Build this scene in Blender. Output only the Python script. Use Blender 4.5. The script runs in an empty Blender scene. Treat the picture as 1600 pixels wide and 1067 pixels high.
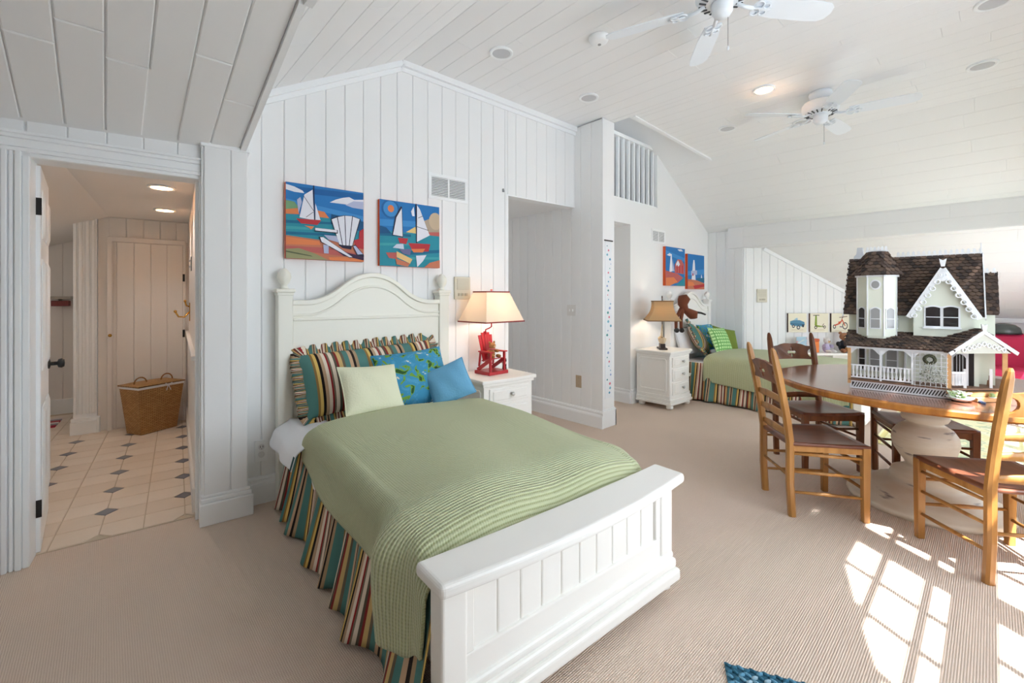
import bpy, math, random
from mathutils import Vector, Matrix
random.seed(7)
R = math.radians
SC = bpy.context.scene
COL = SC.collection
# ------------------------------------------------------------------ camera, sky, sun, exposure
cam_d = bpy.data.cameras.new('camera'); cam = bpy.data.objects.new('camera', cam_d); COL.objects.link(cam)
cam_d.sensor_width = 36.0; cam_d.lens = 690.0 / 1600.0 * 36.0
cam_d.shift_y = -(533.5 - 463.0) / 1600.0
cam_d.clip_start = 0.02; cam_d.clip_end = 100
cam.location = (0, 0, 1.35); cam.rotation_euler = (R(90), 0, R(-42.6))
SC.camera = cam
world = bpy.data.worlds.new('sky'); SC.world = world; world.use_nodes = True
bg = world.node_tree.nodes['Background']
bg.inputs[0].default_value = (0.84, 0.92, 1.0, 1); bg.inputs[1].default_value = 2.8
sun_d = bpy.data.lights.new('sun', 'SUN'); sun = bpy.data.objects.new('sun', sun_d); COL.objects.link(sun)
sun_d.energy = 12.0; sun_d.angle = R(0.6); sun_d.color = (1.0, 0.98, 0.96)
sun.location = (0, -6, 8)
SUN_DIR = Vector((0.545, 0.839, -1.85)).normalized()
sun.rotation_euler = SUN_DIR.to_track_quat('-Z', 'Y').to_euler()
def area(name, loc, tgt, sx, sy, power, col=(1, 1, 1)):
    d = bpy.data.lights.new(name, 'AREA'); d.shape = 'RECTANGLE'; d.size = sx; d.size_y = sy; d.energy = power; d.color = col
    o = bpy.data.objects.new(name, d); COL.objects.link(o); o.location = loc
    o.rotation_euler = (Vector(tgt) - Vector(loc)).to_track_quat('-Z', 'Y').to_euler()
    return o
# area lamps added outside the front wall, fill standing in for skylight
area('window_fill_light', (3.3, -3.2, 2.3), (1.2, 3.0, 1.2), 4.0, 3.2, 80, (0.83, 0.92, 1.0))
area('window_fill_light', (6.2, -3.2, 2.3), (5.8, 3.0, 1.2), 4.0, 3.0, 16, (0.83, 0.92, 1.0))
vs = SC.view_settings
vs.view_transform = 'Standard'; vs.look = 'None'; vs.gamma = 1.0; vs.use_curve_mapping = False
vs.exposure = 0.93
SC.cycles.max_bounces = 16; SC.cycles.diffuse_bounces = 12
SC.cycles.caustics_reflective = False; SC.cycles.caustics_refractive = False
# ------------------------------------------------------------------ materials
def srgb(c):
    f = lambda v: (v / 255.0 / 12.92) if v / 255.0 <= 0.04045 else ((v / 255.0 + 0.055) / 1.055) ** 2.4
    return tuple(f(v) for v in c) + (1.0,)
MATS = {}
def nodes(name):
    m = bpy.data.materials.new(name); m.use_nodes = True
    nt = m.node_tree
    return m, nt, nt.nodes['Principled BSDF']
def mat(name, col, rough=0.5, metal=0.0, spec=0.5, var=0.0, vscale=8.0, bump=0.0, bscale=60.0, stretch=(1, 1, 1), emit=None, estr=0.0, coat=0.0):
    if name in MATS: return MATS[name]
    m, nt, p = nodes(name); c = srgb(col)
    p.inputs['Base Color'].default_value = c; p.inputs['Roughness'].default_value = rough
    p.inputs['Metallic'].default_value = metal; p.inputs['Specular IOR Level'].default_value = spec
    p.inputs['Coat Weight'].default_value = coat
    if var or bump:
        tc = nt.nodes.new('ShaderNodeTexCoord'); mp = nt.nodes.new('ShaderNodeMapping'); mp.inputs['Scale'].default_value = stretch
        nt.links.new(tc.outputs['Object'], mp.inputs[0])
    if var:
        n = nt.nodes.new('ShaderNodeTexNoise'); n.inputs['Scale'].default_value = vscale; n.inputs['Detail'].default_value = 4
        nt.links.new(mp.outputs[0], n.inputs[0])
        r = nt.nodes.new('ShaderNodeValToRGB'); r.color_ramp.elements[0].position = 0.3; r.color_ramp.elements[1].position = 0.7
        r.color_ramp.elements[0].color = tuple(v * (1 - var) for v in c[:3]) + (1,)
        r.color_ramp.elements[1].color = tuple(min(1, v * (1 + var)) for v in c[:3]) + (1,)
        nt.links.new(n.outputs[0], r.inputs[0]); nt.links.new(r.outputs[0], p.inputs['Base Color'])
    if bump:
        n2 = nt.nodes.new('ShaderNodeTexNoise'); n2.inputs['Scale'].default_value = bscale; n2.inputs['Detail'].default_value = 3
        nt.links.new(mp.outputs[0], n2.inputs[0])
        b = nt.nodes.new('ShaderNodeBump'); b.inputs['Strength'].default_value = bump; b.inputs['Distance'].default_value = 0.01
        nt.links.new(n2.outputs[0], b.inputs['Height']); nt.links.new(b.outputs[0], p.inputs['Normal'])
    if emit:
        p.inputs['Emission Color'].default_value = srgb(emit); p.inputs['Emission Strength'].default_value = estr
    MATS[name] = m; return m
def wood(name, c1, c2, rough=0.35, scale=9.0, stretch=(1, 1, 0.12)):
    m, nt, p = nodes(name)
    tc = nt.nodes.new('ShaderNodeTexCoord'); mp = nt.nodes.new('ShaderNodeMapping'); mp.inputs['Scale'].default_value = stretch
    n = nt.nodes.new('ShaderNodeTexNoise'); n.inputs['Scale'].default_value = scale; n.inputs['Detail'].default_value = 6; n.inputs['Distortion'].default_value = 1.2
    r = nt.nodes.new('ShaderNodeValToRGB'); r.color_ramp.elements[0].position = 0.32; r.color_ramp.elements[1].position = 0.68
    r.color_ramp.elements[0].color = srgb(c1); r.color_ramp.elements[1].color = srgb(c2)
    nt.links.new(tc.outputs['Object'], mp.inputs[0]); nt.links.new(mp.outputs[0], n.inputs[0]); nt.links.new(n.outputs[0], r.inputs[0])
    nt.links.new(r.outputs[0], p.inputs['Base Color']); p.inputs['Roughness'].default_value = rough
    MATS[name] = m; return m
STRIPE = [(86, 132, 128), (86, 132, 128), (150, 118, 70), (222, 190, 110), (38, 30, 28), (190, 160, 130), (232, 220, 204), (150, 45, 48), (120, 108, 92), (228, 214, 196), (96, 88, 76), (140, 52, 50), (206, 176, 120), (112, 100, 84), (86, 132, 128), (200, 170, 140), (44, 36, 34), (176, 150, 120)]
def stripes(name, scale, axis=0, rough=0.9, palette=STRIPE):
    """Woven stripes along one UV axis (UV in metres)."""
    m, nt, p = nodes(name)
    tc = nt.nodes.new('ShaderNodeTexCoord'); sx = nt.nodes.new('ShaderNodeSeparateXYZ'); nt.links.new(tc.outputs['UV'], sx.inputs[0])
    mu = nt.nodes.new('ShaderNodeMath'); mu.operation = 'MULTIPLY'; mu.inputs[1].default_value = scale; nt.links.new(sx.outputs[axis], mu.inputs[0])
    fr = nt.nodes.new('ShaderNodeMath'); fr.operation = 'FRACT'; nt.links.new(mu.outputs[0], fr.inputs[0])
    r = nt.nodes.new('ShaderNodeValToRGB'); r.color_ramp.interpolation = 'CONSTANT'
    n = len(palette); rnd = random.Random(3)
    w = [2.0 if c in ((86, 132, 128),) else 0.7 + rnd.random() * 0.9 for c in palette]; t = sum(w); a = 0
    for i, c in enumerate(palette):
        e = r.color_ramp.elements[0] if i == 0 else (r.color_ramp.elements[1] if i == 1 else r.color_ramp.elements.new(a / t))
        e.position = a / t; e.color = srgb(c); a += w[i]
    nt.links.new(fr.outputs[0], r.inputs[0]); nt.links.new(r.outputs[0], p.inputs['Base Color'])
    p.inputs['Roughness'].default_value = rough; p.inputs['Specular IOR Level'].default_value = 0.2
    MATS[name] = m; return m
def carpet_mat():
    m, nt, p = nodes('carpet_loop')
    tc = nt.nodes.new('ShaderNodeTexCoord'); mp = nt.nodes.new('ShaderNodeMapping'); mp.inputs['Rotation'].default_value = (0, 0, R(0))
    nt.links.new(tc.outputs['Object'], mp.inputs[0])
    w1 = nt.nodes.new('ShaderNodeTexWave'); w1.wave_type = 'BANDS'; w1.bands_direction = 'Y'; w1.inputs['Scale'].default_value = 40; w1.inputs['Distortion'].default_value = 0.6; w1.inputs['Detail'].default_value = 2; w1.inputs['Detail Scale'].default_value = 3
    w2 = nt.nodes.new('ShaderNodeTexWave'); w2.wave_type = 'BANDS'; w2.bands_direction = 'X'; w2.inputs['Scale'].default_value = 42; w2.inputs['Distortion'].default_value = 1.2; w2.inputs['Detail'].default_value = 2
    nt.links.new(mp.outputs[0], w1.inputs[0]); nt.links.new(mp.outputs[0], w2.inputs[0])
    mul = nt.nodes.new('ShaderNodeMath'); mul.operation = 'MULTIPLY_ADD'; mul.inputs[1].default_value = 0.45
    nt.links.new(w2.outputs['Fac'], mul.inputs[0]); nt.links.new(w1.outputs['Fac'], mul.inputs[2])
    n = nt.nodes.new('ShaderNodeTexNoise'); n.inputs['Scale'].default_value = 2.2; n.inputs['Detail'].default_value = 8
    nt.links.new(mp.outputs[0], n.inputs[0])
    r = nt.nodes.new('ShaderNodeValToRGB'); r.color_ramp.elements[0].position = 0.0; r.color_ramp.elements[1].position = 0.9
    r.color_ramp.elements[0].color = srgb((192, 169, 150)); r.color_ramp.elements[1].color = srgb((234, 216, 201))
    nt.links.new(mul.outputs[0], r.inputs[0])
    mx = nt.nodes.new('ShaderNodeMixRGB'); mx.blend_type = 'MULTIPLY'; mx.inputs[0].default_value = 0.12
    nt.links.new(r.outputs[0], mx.inputs[1]); nt.links.new(n.outputs[0], mx.inputs[2]); nt.links.new(mx.outputs[0], p.inputs['Base Color'])
    b = nt.nodes.new('ShaderNodeBump'); b.inputs['Strength'].default_value = 0.5; b.inputs['Distance'].default_value = 0.006
    nt.links.new(mul.outputs[0], b.inputs['Height']); nt.links.new(b.outputs[0], p.inputs['Normal'])
    p.inputs['Roughness'].default_value = 0.95; p.inputs['Specular IOR Level'].default_value = 0.1
    MATS['carpet'] = m; return m
def quilt_mat(name, c1, c2, ribs=38.0):
    m, nt, p = nodes(name)
    tc = nt.nodes.new('ShaderNodeTexCoord')
    w1 = nt.nodes.new('ShaderNodeTexWave'); w1.bands_direction = 'Y'; w1.inputs['Scale'].default_value = ribs / 3.1416 * 2.3; w1.inputs['Distortion'].default_value = 0.25; w1.inputs['Detail'].default_value = 1
    w2 = nt.nodes.new('ShaderNodeTexWave'); w2.bands_direction = 'X'; w2.inputs['Scale'].default_value = ribs / 3.1416 * 2.6; w2.inputs['Distortion'].default_value = 1.5
    nt.links.new(tc.outputs['UV'], w1.inputs[0]); nt.links.new(tc.outputs['UV'], w2.inputs[0])
    ma = nt.nodes.new('ShaderNodeMath'); ma.operation = 'MULTIPLY_ADD'; ma.inputs[1].default_value = 0.25
    nt.links.new(w2.outputs['Fac'], ma.inputs[0]); nt.links.new(w1.outputs['Fac'], ma.inputs[2])
    r = nt.nodes.new('ShaderNodeValToRGB'); r.color_ramp.elements[0].position = 0.0; r.color_ramp.elements[1].position = 0.75
    r.color_ramp.elements[0].color = srgb(c1); r.color_ramp.elements[1].color = srgb(c2)
    nt.links.new(ma.outputs[0], r.inputs[0]); nt.links.new(r.outputs[0], p.inputs['Base Color'])
    b = nt.nodes.new('ShaderNodeBump'); b.inputs['Strength'].default_value = 0.55; b.inputs['Distance'].default_value = 0.012
    nt.links.new(ma.outputs[0], b.inputs['Height']); nt.links.new(b.outputs[0], p.inputs['Normal'])
    p.inputs['Roughness'].default_value = 0.8; p.inputs['Specular IOR Level'].default_value = 0.25; p.inputs['Sheen Weight'].default_value = 0.25
    MATS[name] = m; return m
def ramp_noise(name, stops, scale=9.0, rough=0.85, coord='UV', detail=3.0, const=True, voronoi=False):
    m, nt, p = nodes(name)
    tc = nt.nodes.new('ShaderNodeTexCoord')
    n = nt.nodes.new('ShaderNodeTexVoronoi' if voronoi else 'ShaderNodeTexNoise'); n.inputs['Scale'].default_value = scale
    if not voronoi: n.inputs['Detail'].default_value = detail; n.inputs['Distortion'].default_value = 0.8
    nt.links.new(tc.outputs[coord], n.inputs[0])
    r = nt.nodes.new('ShaderNodeValToRGB')
    if const: r.color_ramp.interpolation = 'CONSTANT'
    for i, (q, c) in enumerate(stops):
        e = r.color_ramp.elements[i] if i < 2 else r.color_ramp.elements.new(q)
        e.position = q; e.color = srgb(c)
    nt.links.new(n.outputs[0], r.inputs[0]); nt.links.new(r.outputs[0], p.inputs['Base Color'])
    p.inputs['Roughness'].default_value = rough; p.inputs['Specular IOR Level'].default_value = 0.2
    MATS[name] = m; return m
def gingham(name, c1, c2, scale):
    m, nt, p = nodes(name)
    tc = nt.nodes.new('ShaderNodeTexCoord'); sp = nt.nodes.new('ShaderNodeSeparateXYZ'); nt.links.new(tc.outputs['UV'], sp.inputs[0])
    outs = []
    for k in (0, 1):
        a = nt.nodes.new('ShaderNodeMath'); a.operation = 'MULTIPLY'; a.inputs[1].default_value = scale; nt.links.new(sp.outputs[k], a.inputs[0])
        f = nt.nodes.new('ShaderNodeMath'); f.operation = 'FRACT'; nt.links.new(a.outputs[0], f.inputs[0])
        g = nt.nodes.new('ShaderNodeMath'); g.operation = 'GREATER_THAN'; g.inputs[1].default_value = 0.62; nt.links.new(f.outputs[0], g.inputs[0]); outs.append(g)
    mx = nt.nodes.new('ShaderNodeMath'); mx.operation = 'MAXIMUM'; nt.links.new(outs[0].outputs[0], mx.inputs[0]); nt.links.new(outs[1].outputs[0], mx.inputs[1])
    mc = nt.nodes.new('ShaderNodeMixRGB'); mc.inputs[1].default_value = srgb(c1); mc.inputs[2].default_value = srgb(c2)
    nt.links.new(mx.outputs[0], mc.inputs[0]); nt.links.new(mc.outputs[0], p.inputs['Base Color']); p.inputs['Roughness'].default_value = 0.9
    MATS[name] = m; return m
def weave_mat(name, c1, c2):
    m, nt, p = nodes(name)
    tc = nt.nodes.new('ShaderNodeTexCoord')
    b = nt.nodes.new('ShaderNodeTexBrick'); b.inputs['Color1'].default_value = srgb(c1); b.inputs['Color2'].default_value = srgb(c2); b.inputs['Mortar'].default_value = srgb((110, 76, 40))
    b.inputs['Scale'].default_value = 1.0; b.inputs['Brick Width'].default_value = 0.036; b.inputs['Row Height'].default_value = 0.012; b.inputs['Mortar Size'].default_value = 0.0022; b.inputs['Mortar Smooth'].default_value = 0.4
    nt.links.new(tc.outputs['UV'], b.inputs[0]); nt.links.new(b.outputs[0], p.inputs['Base Color'])
    bm = nt.nodes.new('ShaderNodeBump'); bm.invert = True; bm.inputs['Strength'].default_value = 0.8; bm.inputs['Distance'].default_value = 0.006
    nt.links.new(b.outputs['Fac'], bm.inputs['Height']); nt.links.new(bm.outputs[0], p.inputs['Normal']); p.inputs['Roughness'].default_value = 0.6
    MATS[name] = m; return m
def shade_mat(name, col, rough=0.8, trans=0.5):
    m, nt, p = nodes(name)
    p.inputs['Base Color'].default_value = srgb(col); p.inputs['Roughness'].default_value = rough
    t = nt.nodes.new('ShaderNodeBsdfTranslucent'); t.inputs[0].default_value = srgb(col)
    mx = nt.nodes.new('ShaderNodeMixShader'); mx.inputs[0].default_value = trans
    nt.links.new(p.outputs[0], mx.inputs[1]); nt.links.new(t.outputs[0], mx.inputs[2])
    nt.links.new(mx.outputs[0], nt.nodes['Material Output'].inputs[0]); MATS[name] = m; return m

PAINT = mat('white_panel_paint', (236, 238, 239), 0.45, spec=0.35)
CEIL = mat('white_ceiling_paint', (236, 237, 238), 0.5, spec=0.3)
TRIMW = mat('white_trim_gloss', (240, 243, 245), 0.35)
FURN = mat('white_furniture_paint', (241, 240, 236), 0.33)
CREAMF = mat('cream_furniture_paint', (236, 236, 226), 0.35)
BLACK = mat('black_iron', (22, 21, 22), 0.4)
BRASS = mat('brass', (205, 160, 80), 0.25, metal=1.0)
carpet_mat()
BATHW = mat('bathroom_paint', (230, 226, 222), 0.5)
TEAL = (62, 128, 128)
STR_SKIRT = stripes('striped_skirt_fabric', 2.5)
STR_SHAM = stripes('striped_sham_fabric', 2.8)
STR_RUFF = stripes('striped_ruffle_fabric', 7.0)
QUILT = quilt_mat('green_quilt', (160, 168, 122), (202, 208, 170))
FLORAL = ramp_noise('blue_floral_fabric', [(0.0, (52, 92, 50)), (0.36, (120, 168, 70)), (0.43, (70, 150, 190)), (0.58, (84, 160, 200)), (0.66, (230, 226, 205)), (0.70, (196, 214, 120)), (0.73, (190, 60, 62))], 15.0)
CREAMP = mat('cream_cotton', (226, 228, 200), 0.9, spec=0.2, bump=0.25, bscale=90)
BLUEP = mat('sky_blue_cotton', (112, 172, 208), 0.9, spec=0.2, bump=0.25, bscale=90)
OLIVE = mat('olive_green_cotton', (120, 138, 62), 0.9, spec=0.2, bump=0.2)
SHEET = mat('white_sheet', (238, 240, 244), 0.85, spec=0.2, bump=0.15, bscale=25)
GING = gingham('green_gingham', (196, 232, 168), (112, 176, 98), 22)
OAK = wood('honey_oak', (140, 84, 30), (186, 124, 54), 0.35)
OAKD = wood('dark_oak', (92, 50, 26), (132, 78, 42), 0.32)
SEATW = wood('seat_wood', (96, 54, 38), (128, 78, 56), 0.3, stretch=(1, 0.15, 1))
TOPW = wood('table_top_wood', (118, 74, 54), (148, 98, 74), 0.16, scale=6, stretch=(0.12, 1, 1))
TOPW.node_tree.nodes['Principled BSDF'].inputs['Coat Weight'].default_value = 0.5; TOPW.node_tree.nodes['Principled BSDF'].inputs['Coat Roughness'].default_value = 0.2
PEDM = mat('distressed_cream_paint', (222, 214, 196), 0.5, var=0.05, vscale=5)
# ------------------------------------------------------------------ mesh helpers
class MB:
    def __init__(s): s.v = []; s.f = []; s.m = []; s.uv = []
    def add(s, vs, fs, mi=0, uvs=None):
        k = len(s.v); s.v += [tuple(v) for v in vs]
        for i, f in enumerate(fs):
            s.f.append(tuple(k + j for j in f)); s.m.append(mi); s.uv.append(uvs[i] if uvs else None)
        return s
    def box(s, x0, x1, y0, y1, z0, z1, mi=0, M=None):
        vs = [Vector(p) for p in ((x0, y0, z0), (x1, y0, z0), (x1, y1, z0), (x0, y1, z0), (x0, y0, z1), (x1, y0, z1), (x1, y1, z1), (x0, y1, z1))]
        if M: vs = [M @ v for v in vs]
        return s.add(vs, [(0, 3, 2, 1), (4, 5, 6, 7), (0, 1, 5, 4), (1, 2, 6, 5), (2, 3, 7, 6), (3, 0, 4, 7)], mi)
    def prism(s, poly, depth, fn, mi=0, uv=False):
        """poly: 2D list; fn(a,b,c)->xyz; extruded c 0..depth."""
        n = len(poly); vs = [fn(a, b, 0) for a, b in poly] + [fn(a, b, depth) for a, b in poly]
        return s.add(vs, [tuple(range(n)), tuple(range(2 * n - 1, n - 1, -1))] + [(i, i + n, (i + 1) % n + n, (i + 1) % n) for i in range(n)], mi)
    def taper(s, p0, p1, w0, d0, w1, d1, mi=0, up=None):
        """square bar from p0 to p1 with sections (w,d)."""
        p0, p1 = Vector(p0), Vector(p1); z = (p1 - p0).normalized()
        x = Vector(up) if up else (Vector((1, 0, 0)) if abs(z.x) < 0.9 else Vector((0, 1, 0)))
        x = (x - z * x.dot(z)).normalized(); y = z.cross(x)
        vs = []
        for p, w, d in ((p0, w0, d0), (p1, w1, d1)):
            vs += [p - x * w / 2 - y * d / 2, p + x * w / 2 - y * d / 2, p + x * w / 2 + y * d / 2, p - x * w / 2 + y * d / 2]
        return s.add(vs, [(0, 3, 2, 1), (4, 5, 6, 7), (0, 1, 5, 4), (1, 2, 6, 5), (2, 3, 7, 6), (3, 0, 4, 7)], mi)
    def tube(s, path, r, n=10, mi=0, closed=False):
        P = [Vector(p) for p in path]; k = len(P); rings = []; prev = None
        for i, p in enumerate(P):
            t = (P[(i + 1) % k] - P[i - 1]) if closed else (P[min(i + 1, k - 1)] - P[max(i - 1, 0)])
            t.normalize()
            u = prev if prev else (Vector((0, 0, 1)) if abs(t.z) < 0.9 else Vector((1, 0, 0)))
            u = (u - t * u.dot(t)).normalized(); prev = u; w = t.cross(u); rr = r[i] if isinstance(r, (list, tuple)) else r
            rings.append([p + (u * math.cos(2 * math.pi * j / n) + w * math.sin(2 * math.pi * j / n)) * rr for j in range(n)])
        vs = [v for q in rings for v in q]; fs = []
        for i in range(k if closed else k - 1):
            a = i * n; b = ((i + 1) % k) * n
            fs += [(a + j, a + (j + 1) % n, b + (j + 1) % n, b + j) for j in range(n)]
        if not closed: fs += [tuple(range(n - 1, -1, -1)), tuple((k - 1) * n + j for j in range(n))]
        return s.add(vs, fs, mi)
    def lathe(s, prof, n=24, c=(0, 0, 0), mi=0, M=None):
        vs = []; fs = []
        for r, z in prof:
            for j in range(n):
                a = 2 * math.pi * j / n; v = Vector((r * math.cos(a), r * math.sin(a), z)); v = (M @ v) if M else v
                vs.append(v + Vector(c))
        for i in range(len(prof) - 1):
            fs += [(i * n + j, i * n + (j + 1) % n, (i + 1) * n + (j + 1) % n, (i + 1) * n + j) for j in range(n)]
        if prof[0][0] > 1e-5: fs.append(tuple(range(n - 1, -1, -1)))
        if prof[-1][0] > 1e-5: fs.append(tuple((len(prof) - 1) * n + j for j in range(n)))
        return s.add(vs, fs, mi)
    def grid(s, fn, nu, nv, mi=0, uvf=None, wrapu=False):
        vs = [fn(i / nu, j / nv) for j in range(nv + 1) for i in range(nu + 1)]; fs = []; uv = []
        uvf = uvf or (lambda a, b: (a, b))
        for j in range(nv):
            for i in range(nu):
                a = j * (nu + 1) + i; fs.append((a, a + 1, a + nu + 2, a + nu + 1))
                uv.append([uvf(i / nu, j / nv), uvf((i + 1) / nu, j / nv), uvf((i + 1) / nu, (j + 1) / nv), uvf(i / nu, (j + 1) / nv)])
        return s.add(vs, fs, mi, uv)
    def blob(s, c, rx, ry, rz, n=10, mi=0, M=None):
        vs = []; fs = []
        for i in range(n // 2 + 1):
            t = math.pi * i / (n // 2)
            for j in range(n):
                a = 2 * math.pi * j / n; v = Vector((rx * math.sin(t) * math.cos(a), ry * math.sin(t) * math.sin(a), rz * math.cos(t)))
                vs.append((M @ v if M else v) + Vector(c))
        for i in range(n // 2):
            fs += [(i * n + j, (i + 1) * n + j, (i + 1) * n + (j + 1) % n, i * n + (j + 1) % n) for j in range(n)]
        return s.add(vs, fs, mi)
    def build(s, name, mats, parent=None, smooth=False, bevel=0.0, solid=0.0, seg=2):
        me = bpy.data.meshes.new(name); me.from_pydata(s.v, [], s.f)
        for m in (mats if isinstance(mats, (list, tuple)) else [mats]): me.materials.append(m)
        me.polygons.foreach_set('material_index', s.m)
        if any(u is not None for u in s.uv):
            ul = me.uv_layers.new(name='UVMap')
            for p, u in zip(me.polygons, s.uv):
                if u:
                    for li, q in zip(p.loop_indices, u): ul.data[li].uv = q
        if smooth: me.polygons.foreach_set('use_smooth', [True] * len(me.polygons))
        me.update()
        o = bpy.data.objects.new(name, me); COL.objects.link(o)
        if parent: o.parent = parent
        if solid:
            q = o.modifiers.new('thickness', 'SOLIDIFY'); q.thickness = solid; q.offset = -1
        if bevel:
            q = o.modifiers.new('bevel', 'BEVEL'); q.width = bevel; q.segments = seg; q.limit_method = 'ANGLE'; q.angle_limit = R(35)
            q.harden_normals = False
        return o
def tag(o, label=None, cat=None, group=None, kind=None):
    if label: o['label'] = label
    if cat: o['category'] = cat
    if group: o['group'] = group
    if kind: o['kind'] = kind
    return o
def thing(name, label, cat, loc=(0, 0, 0), rz=0.0, group=None):
    o = bpy.data.objects.new(name, None); COL.objects.link(o); o.location = loc; o.rotation_euler = (0, 0, R(rz)); o.empty_display_size = 0.05
    return tag(o, label, cat, group)
def struct(o): o['kind'] = 'structure'; return o
def copy_tree(o, parent=None):
    c = o.copy(); COL.objects.link(c)
    if parent: c.parent = parent
    for ch in list(o.children): copy_tree(ch, c)
    return c
def clip(poly, ax, v, keep_gt):
    out = []; n = len(poly)
    for i in range(n):
        a, b = poly[i], poly[(i + 1) % n]; ia = (a[ax] > v) == keep_gt; ib = (b[ax] > v) == keep_gt
        if ia: out.append(a)
        if ia != ib:
            t = (v - a[ax]) / (b[ax] - a[ax]); out.append((a[0] + (b[0] - a[0]) * t, a[1] + (b[1] - a[1]) * t))
    return out
def band(poly, ax, lo, hi):
    q = clip(poly, ax, lo, True); return clip(q, ax, hi, False) if len(q) > 2 else []
def parea(p): return 0.5 * sum(p[i][0] * p[(i + 1) % len(p)][1] - p[(i + 1) % len(p)][0] * p[i][1] for i in range(len(p)))
def inset(p, d):
    q = []
    for a in p:
        if not q or (abs(a[0] - q[-1][0]) + abs(a[1] - q[-1][1])) > 1e-4: q.append(a)
    if len(q) > 2 and abs(q[0][0] - q[-1][0]) + abs(q[0][1] - q[-1][1]) < 1e-4: q.pop()
    if len(q) < 3: return None, None
    if parea(q) < 0: q = q[::-1]
    n = len(q); out = []
    for i in range(n):
        a, b, c = Vector(q[i - 1]), Vector(q[i]), Vector(q[(i + 1) % n])
        e1 = (b - a).normalized(); e2 = (c - b).normalized(); n1 = Vector((-e1.y, e1.x)); n2 = Vector((-e2.y, e2.x))
        k = 1 + n1.dot(n2)
        if k < 0.05: return None, None
        out.append(tuple(b + (n1 + n2) * (d / k)))
    return q, out
def pieces(parent, name, polys, fn, ax, pitch, start, m, th=0.012, gap=0.0012, ch=0.005, joints=None, end=None):
    """Split 2D polygons into boards; each board is its own chamfered object. fn(a,b,c)->xyz, c = height over the backing."""
    cnt = 0
    for poly in polys:
        lo = min(p[ax] for p in poly); hi = max(p[ax] for p in poly); k = math.floor((lo - start) / pitch)
        while start + k * pitch < hi:
            st = band(poly, ax, start + k * pitch, start + (k + 1) * pitch); k += 1
            if len(st) < 3: continue
            subs = [st]
            if joints:
                b0 = min(p[1 - ax] for p in st); b1 = max(p[1 - ax] for p in st); cuts = [b0]; x = b0 + random.uniform(0.3, joints)
                while x < b1 - 0.3: cuts.append(x); x += joints * random.uniform(0.7, 1.2)
                cuts.append(b1 + 1e-6); subs = [band(st, 1 - ax, cuts[i], cuts[i + 1]) for i in range(len(cuts) - 1)]
            for sp in subs:
                if len(sp) < 3 or abs(parea(sp)) < 4e-4: continue
                a, b = inset(sp, gap)
                if not a: continue
                c, e = inset(b, ch)
                if not c or len(c) != len(e) or parea(e) < 1e-4: continue
                n = len(c); vs = [fn(*p, 0) for p in c] + [fn(*p, th - ch * 0.8) for p in c] + [fn(*p, th) for p in e]
                fs = [tuple(range(2 * n, 3 * n))]
                for r in (0, n): fs += [(r + i, r + (i + 1) % n, r + n + (i + 1) % n, r + n + i) for i in range(n)]
                MB().add(vs, fs).build(name, m, parent); cnt += 1
    return cnt
class Frame:
    """A wall frame: s along the wall, z up, c out into the room."""
    def __init__(s, ox, oy, deg): s.o = Vector((ox, oy, 0)); a = R(deg); s.deg = deg; s.e = Vector((math.cos(a), math.sin(a), 0)); s.n = Vector((math.sin(a), -math.cos(a), 0))
    def p(s, a, z, c=0): return s.o + s.e * a + s.n * c + Vector((0, 0, z))
    def at(s, a, c, z=0): return tuple(s.p(a, z, c))
FA = Frame(0.66, 3.262, -3.7)        # back wall with the bed
FB = Frame(0.647, 3.127, -5.5)       # door wall and bathroom
FL = Frame(0.0, 3.08, 0)             # loft wall
FK = Frame(7.1, 2.55, math.degrees(math.atan2(-0.677, 0.736)))   # angled wall of the alcove
def wall_mesh(name, fr, polys, th=0.08, c=0.0, m=PAINT):
    b = MB()
    for q in polys: b.prism(q if parea(q) > 0 else q[::-1], th, lambda a, z, k: fr.p(a, z, c - k))
    return struct(b.build(name, m))
PITCH = 0.135
BASE_PROF = [(0, 0), (0.024, 0), (0.024, 0.115), (0.02, 0.13), (0.013, 0.136), (0.013, 0.15), (0.017, 0.158), (0.011, 0.172), (0, 0.176)]
def baseboard(name, fr, a0, a1, c=0.012, parent=None, h=1.0):
    b = MB(); n = len(BASE_PROF)
    vs = [fr.p(a, z * h, c + d) for a in (a0, a1) for d, z in BASE_PROF]
    b.add(vs, [tuple(range(n)), tuple(range(2 * n - 1, n - 1, -1))] + [(i, (i + 1) % n, (i + 1) % n + n, i + n) for i in range(n)])
    o = b.build(name, TRIMW, parent)
    if not parent: struct(o)
    return o
# ------------------------------------------------------------------ structure
def hc(x): return 3.225 - 0.021 * (x - 1.73)
XL, XS = 1.73, 5.743                  # creases of the vaulted ceiling
SL = 0.547; SS = 0.575
def hl(x): return 3.225 - SL * (XL - x)
def hs(x): return hc(XS) - SS * (x - XS)
YF = -0.7                             # window wall
fb = MB(); fb.box(-2.2, 9.0, YF - 0.1, 7.2, -0.1, 0.0); struct(fb.build('floor', MATS['carpet']))
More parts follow.
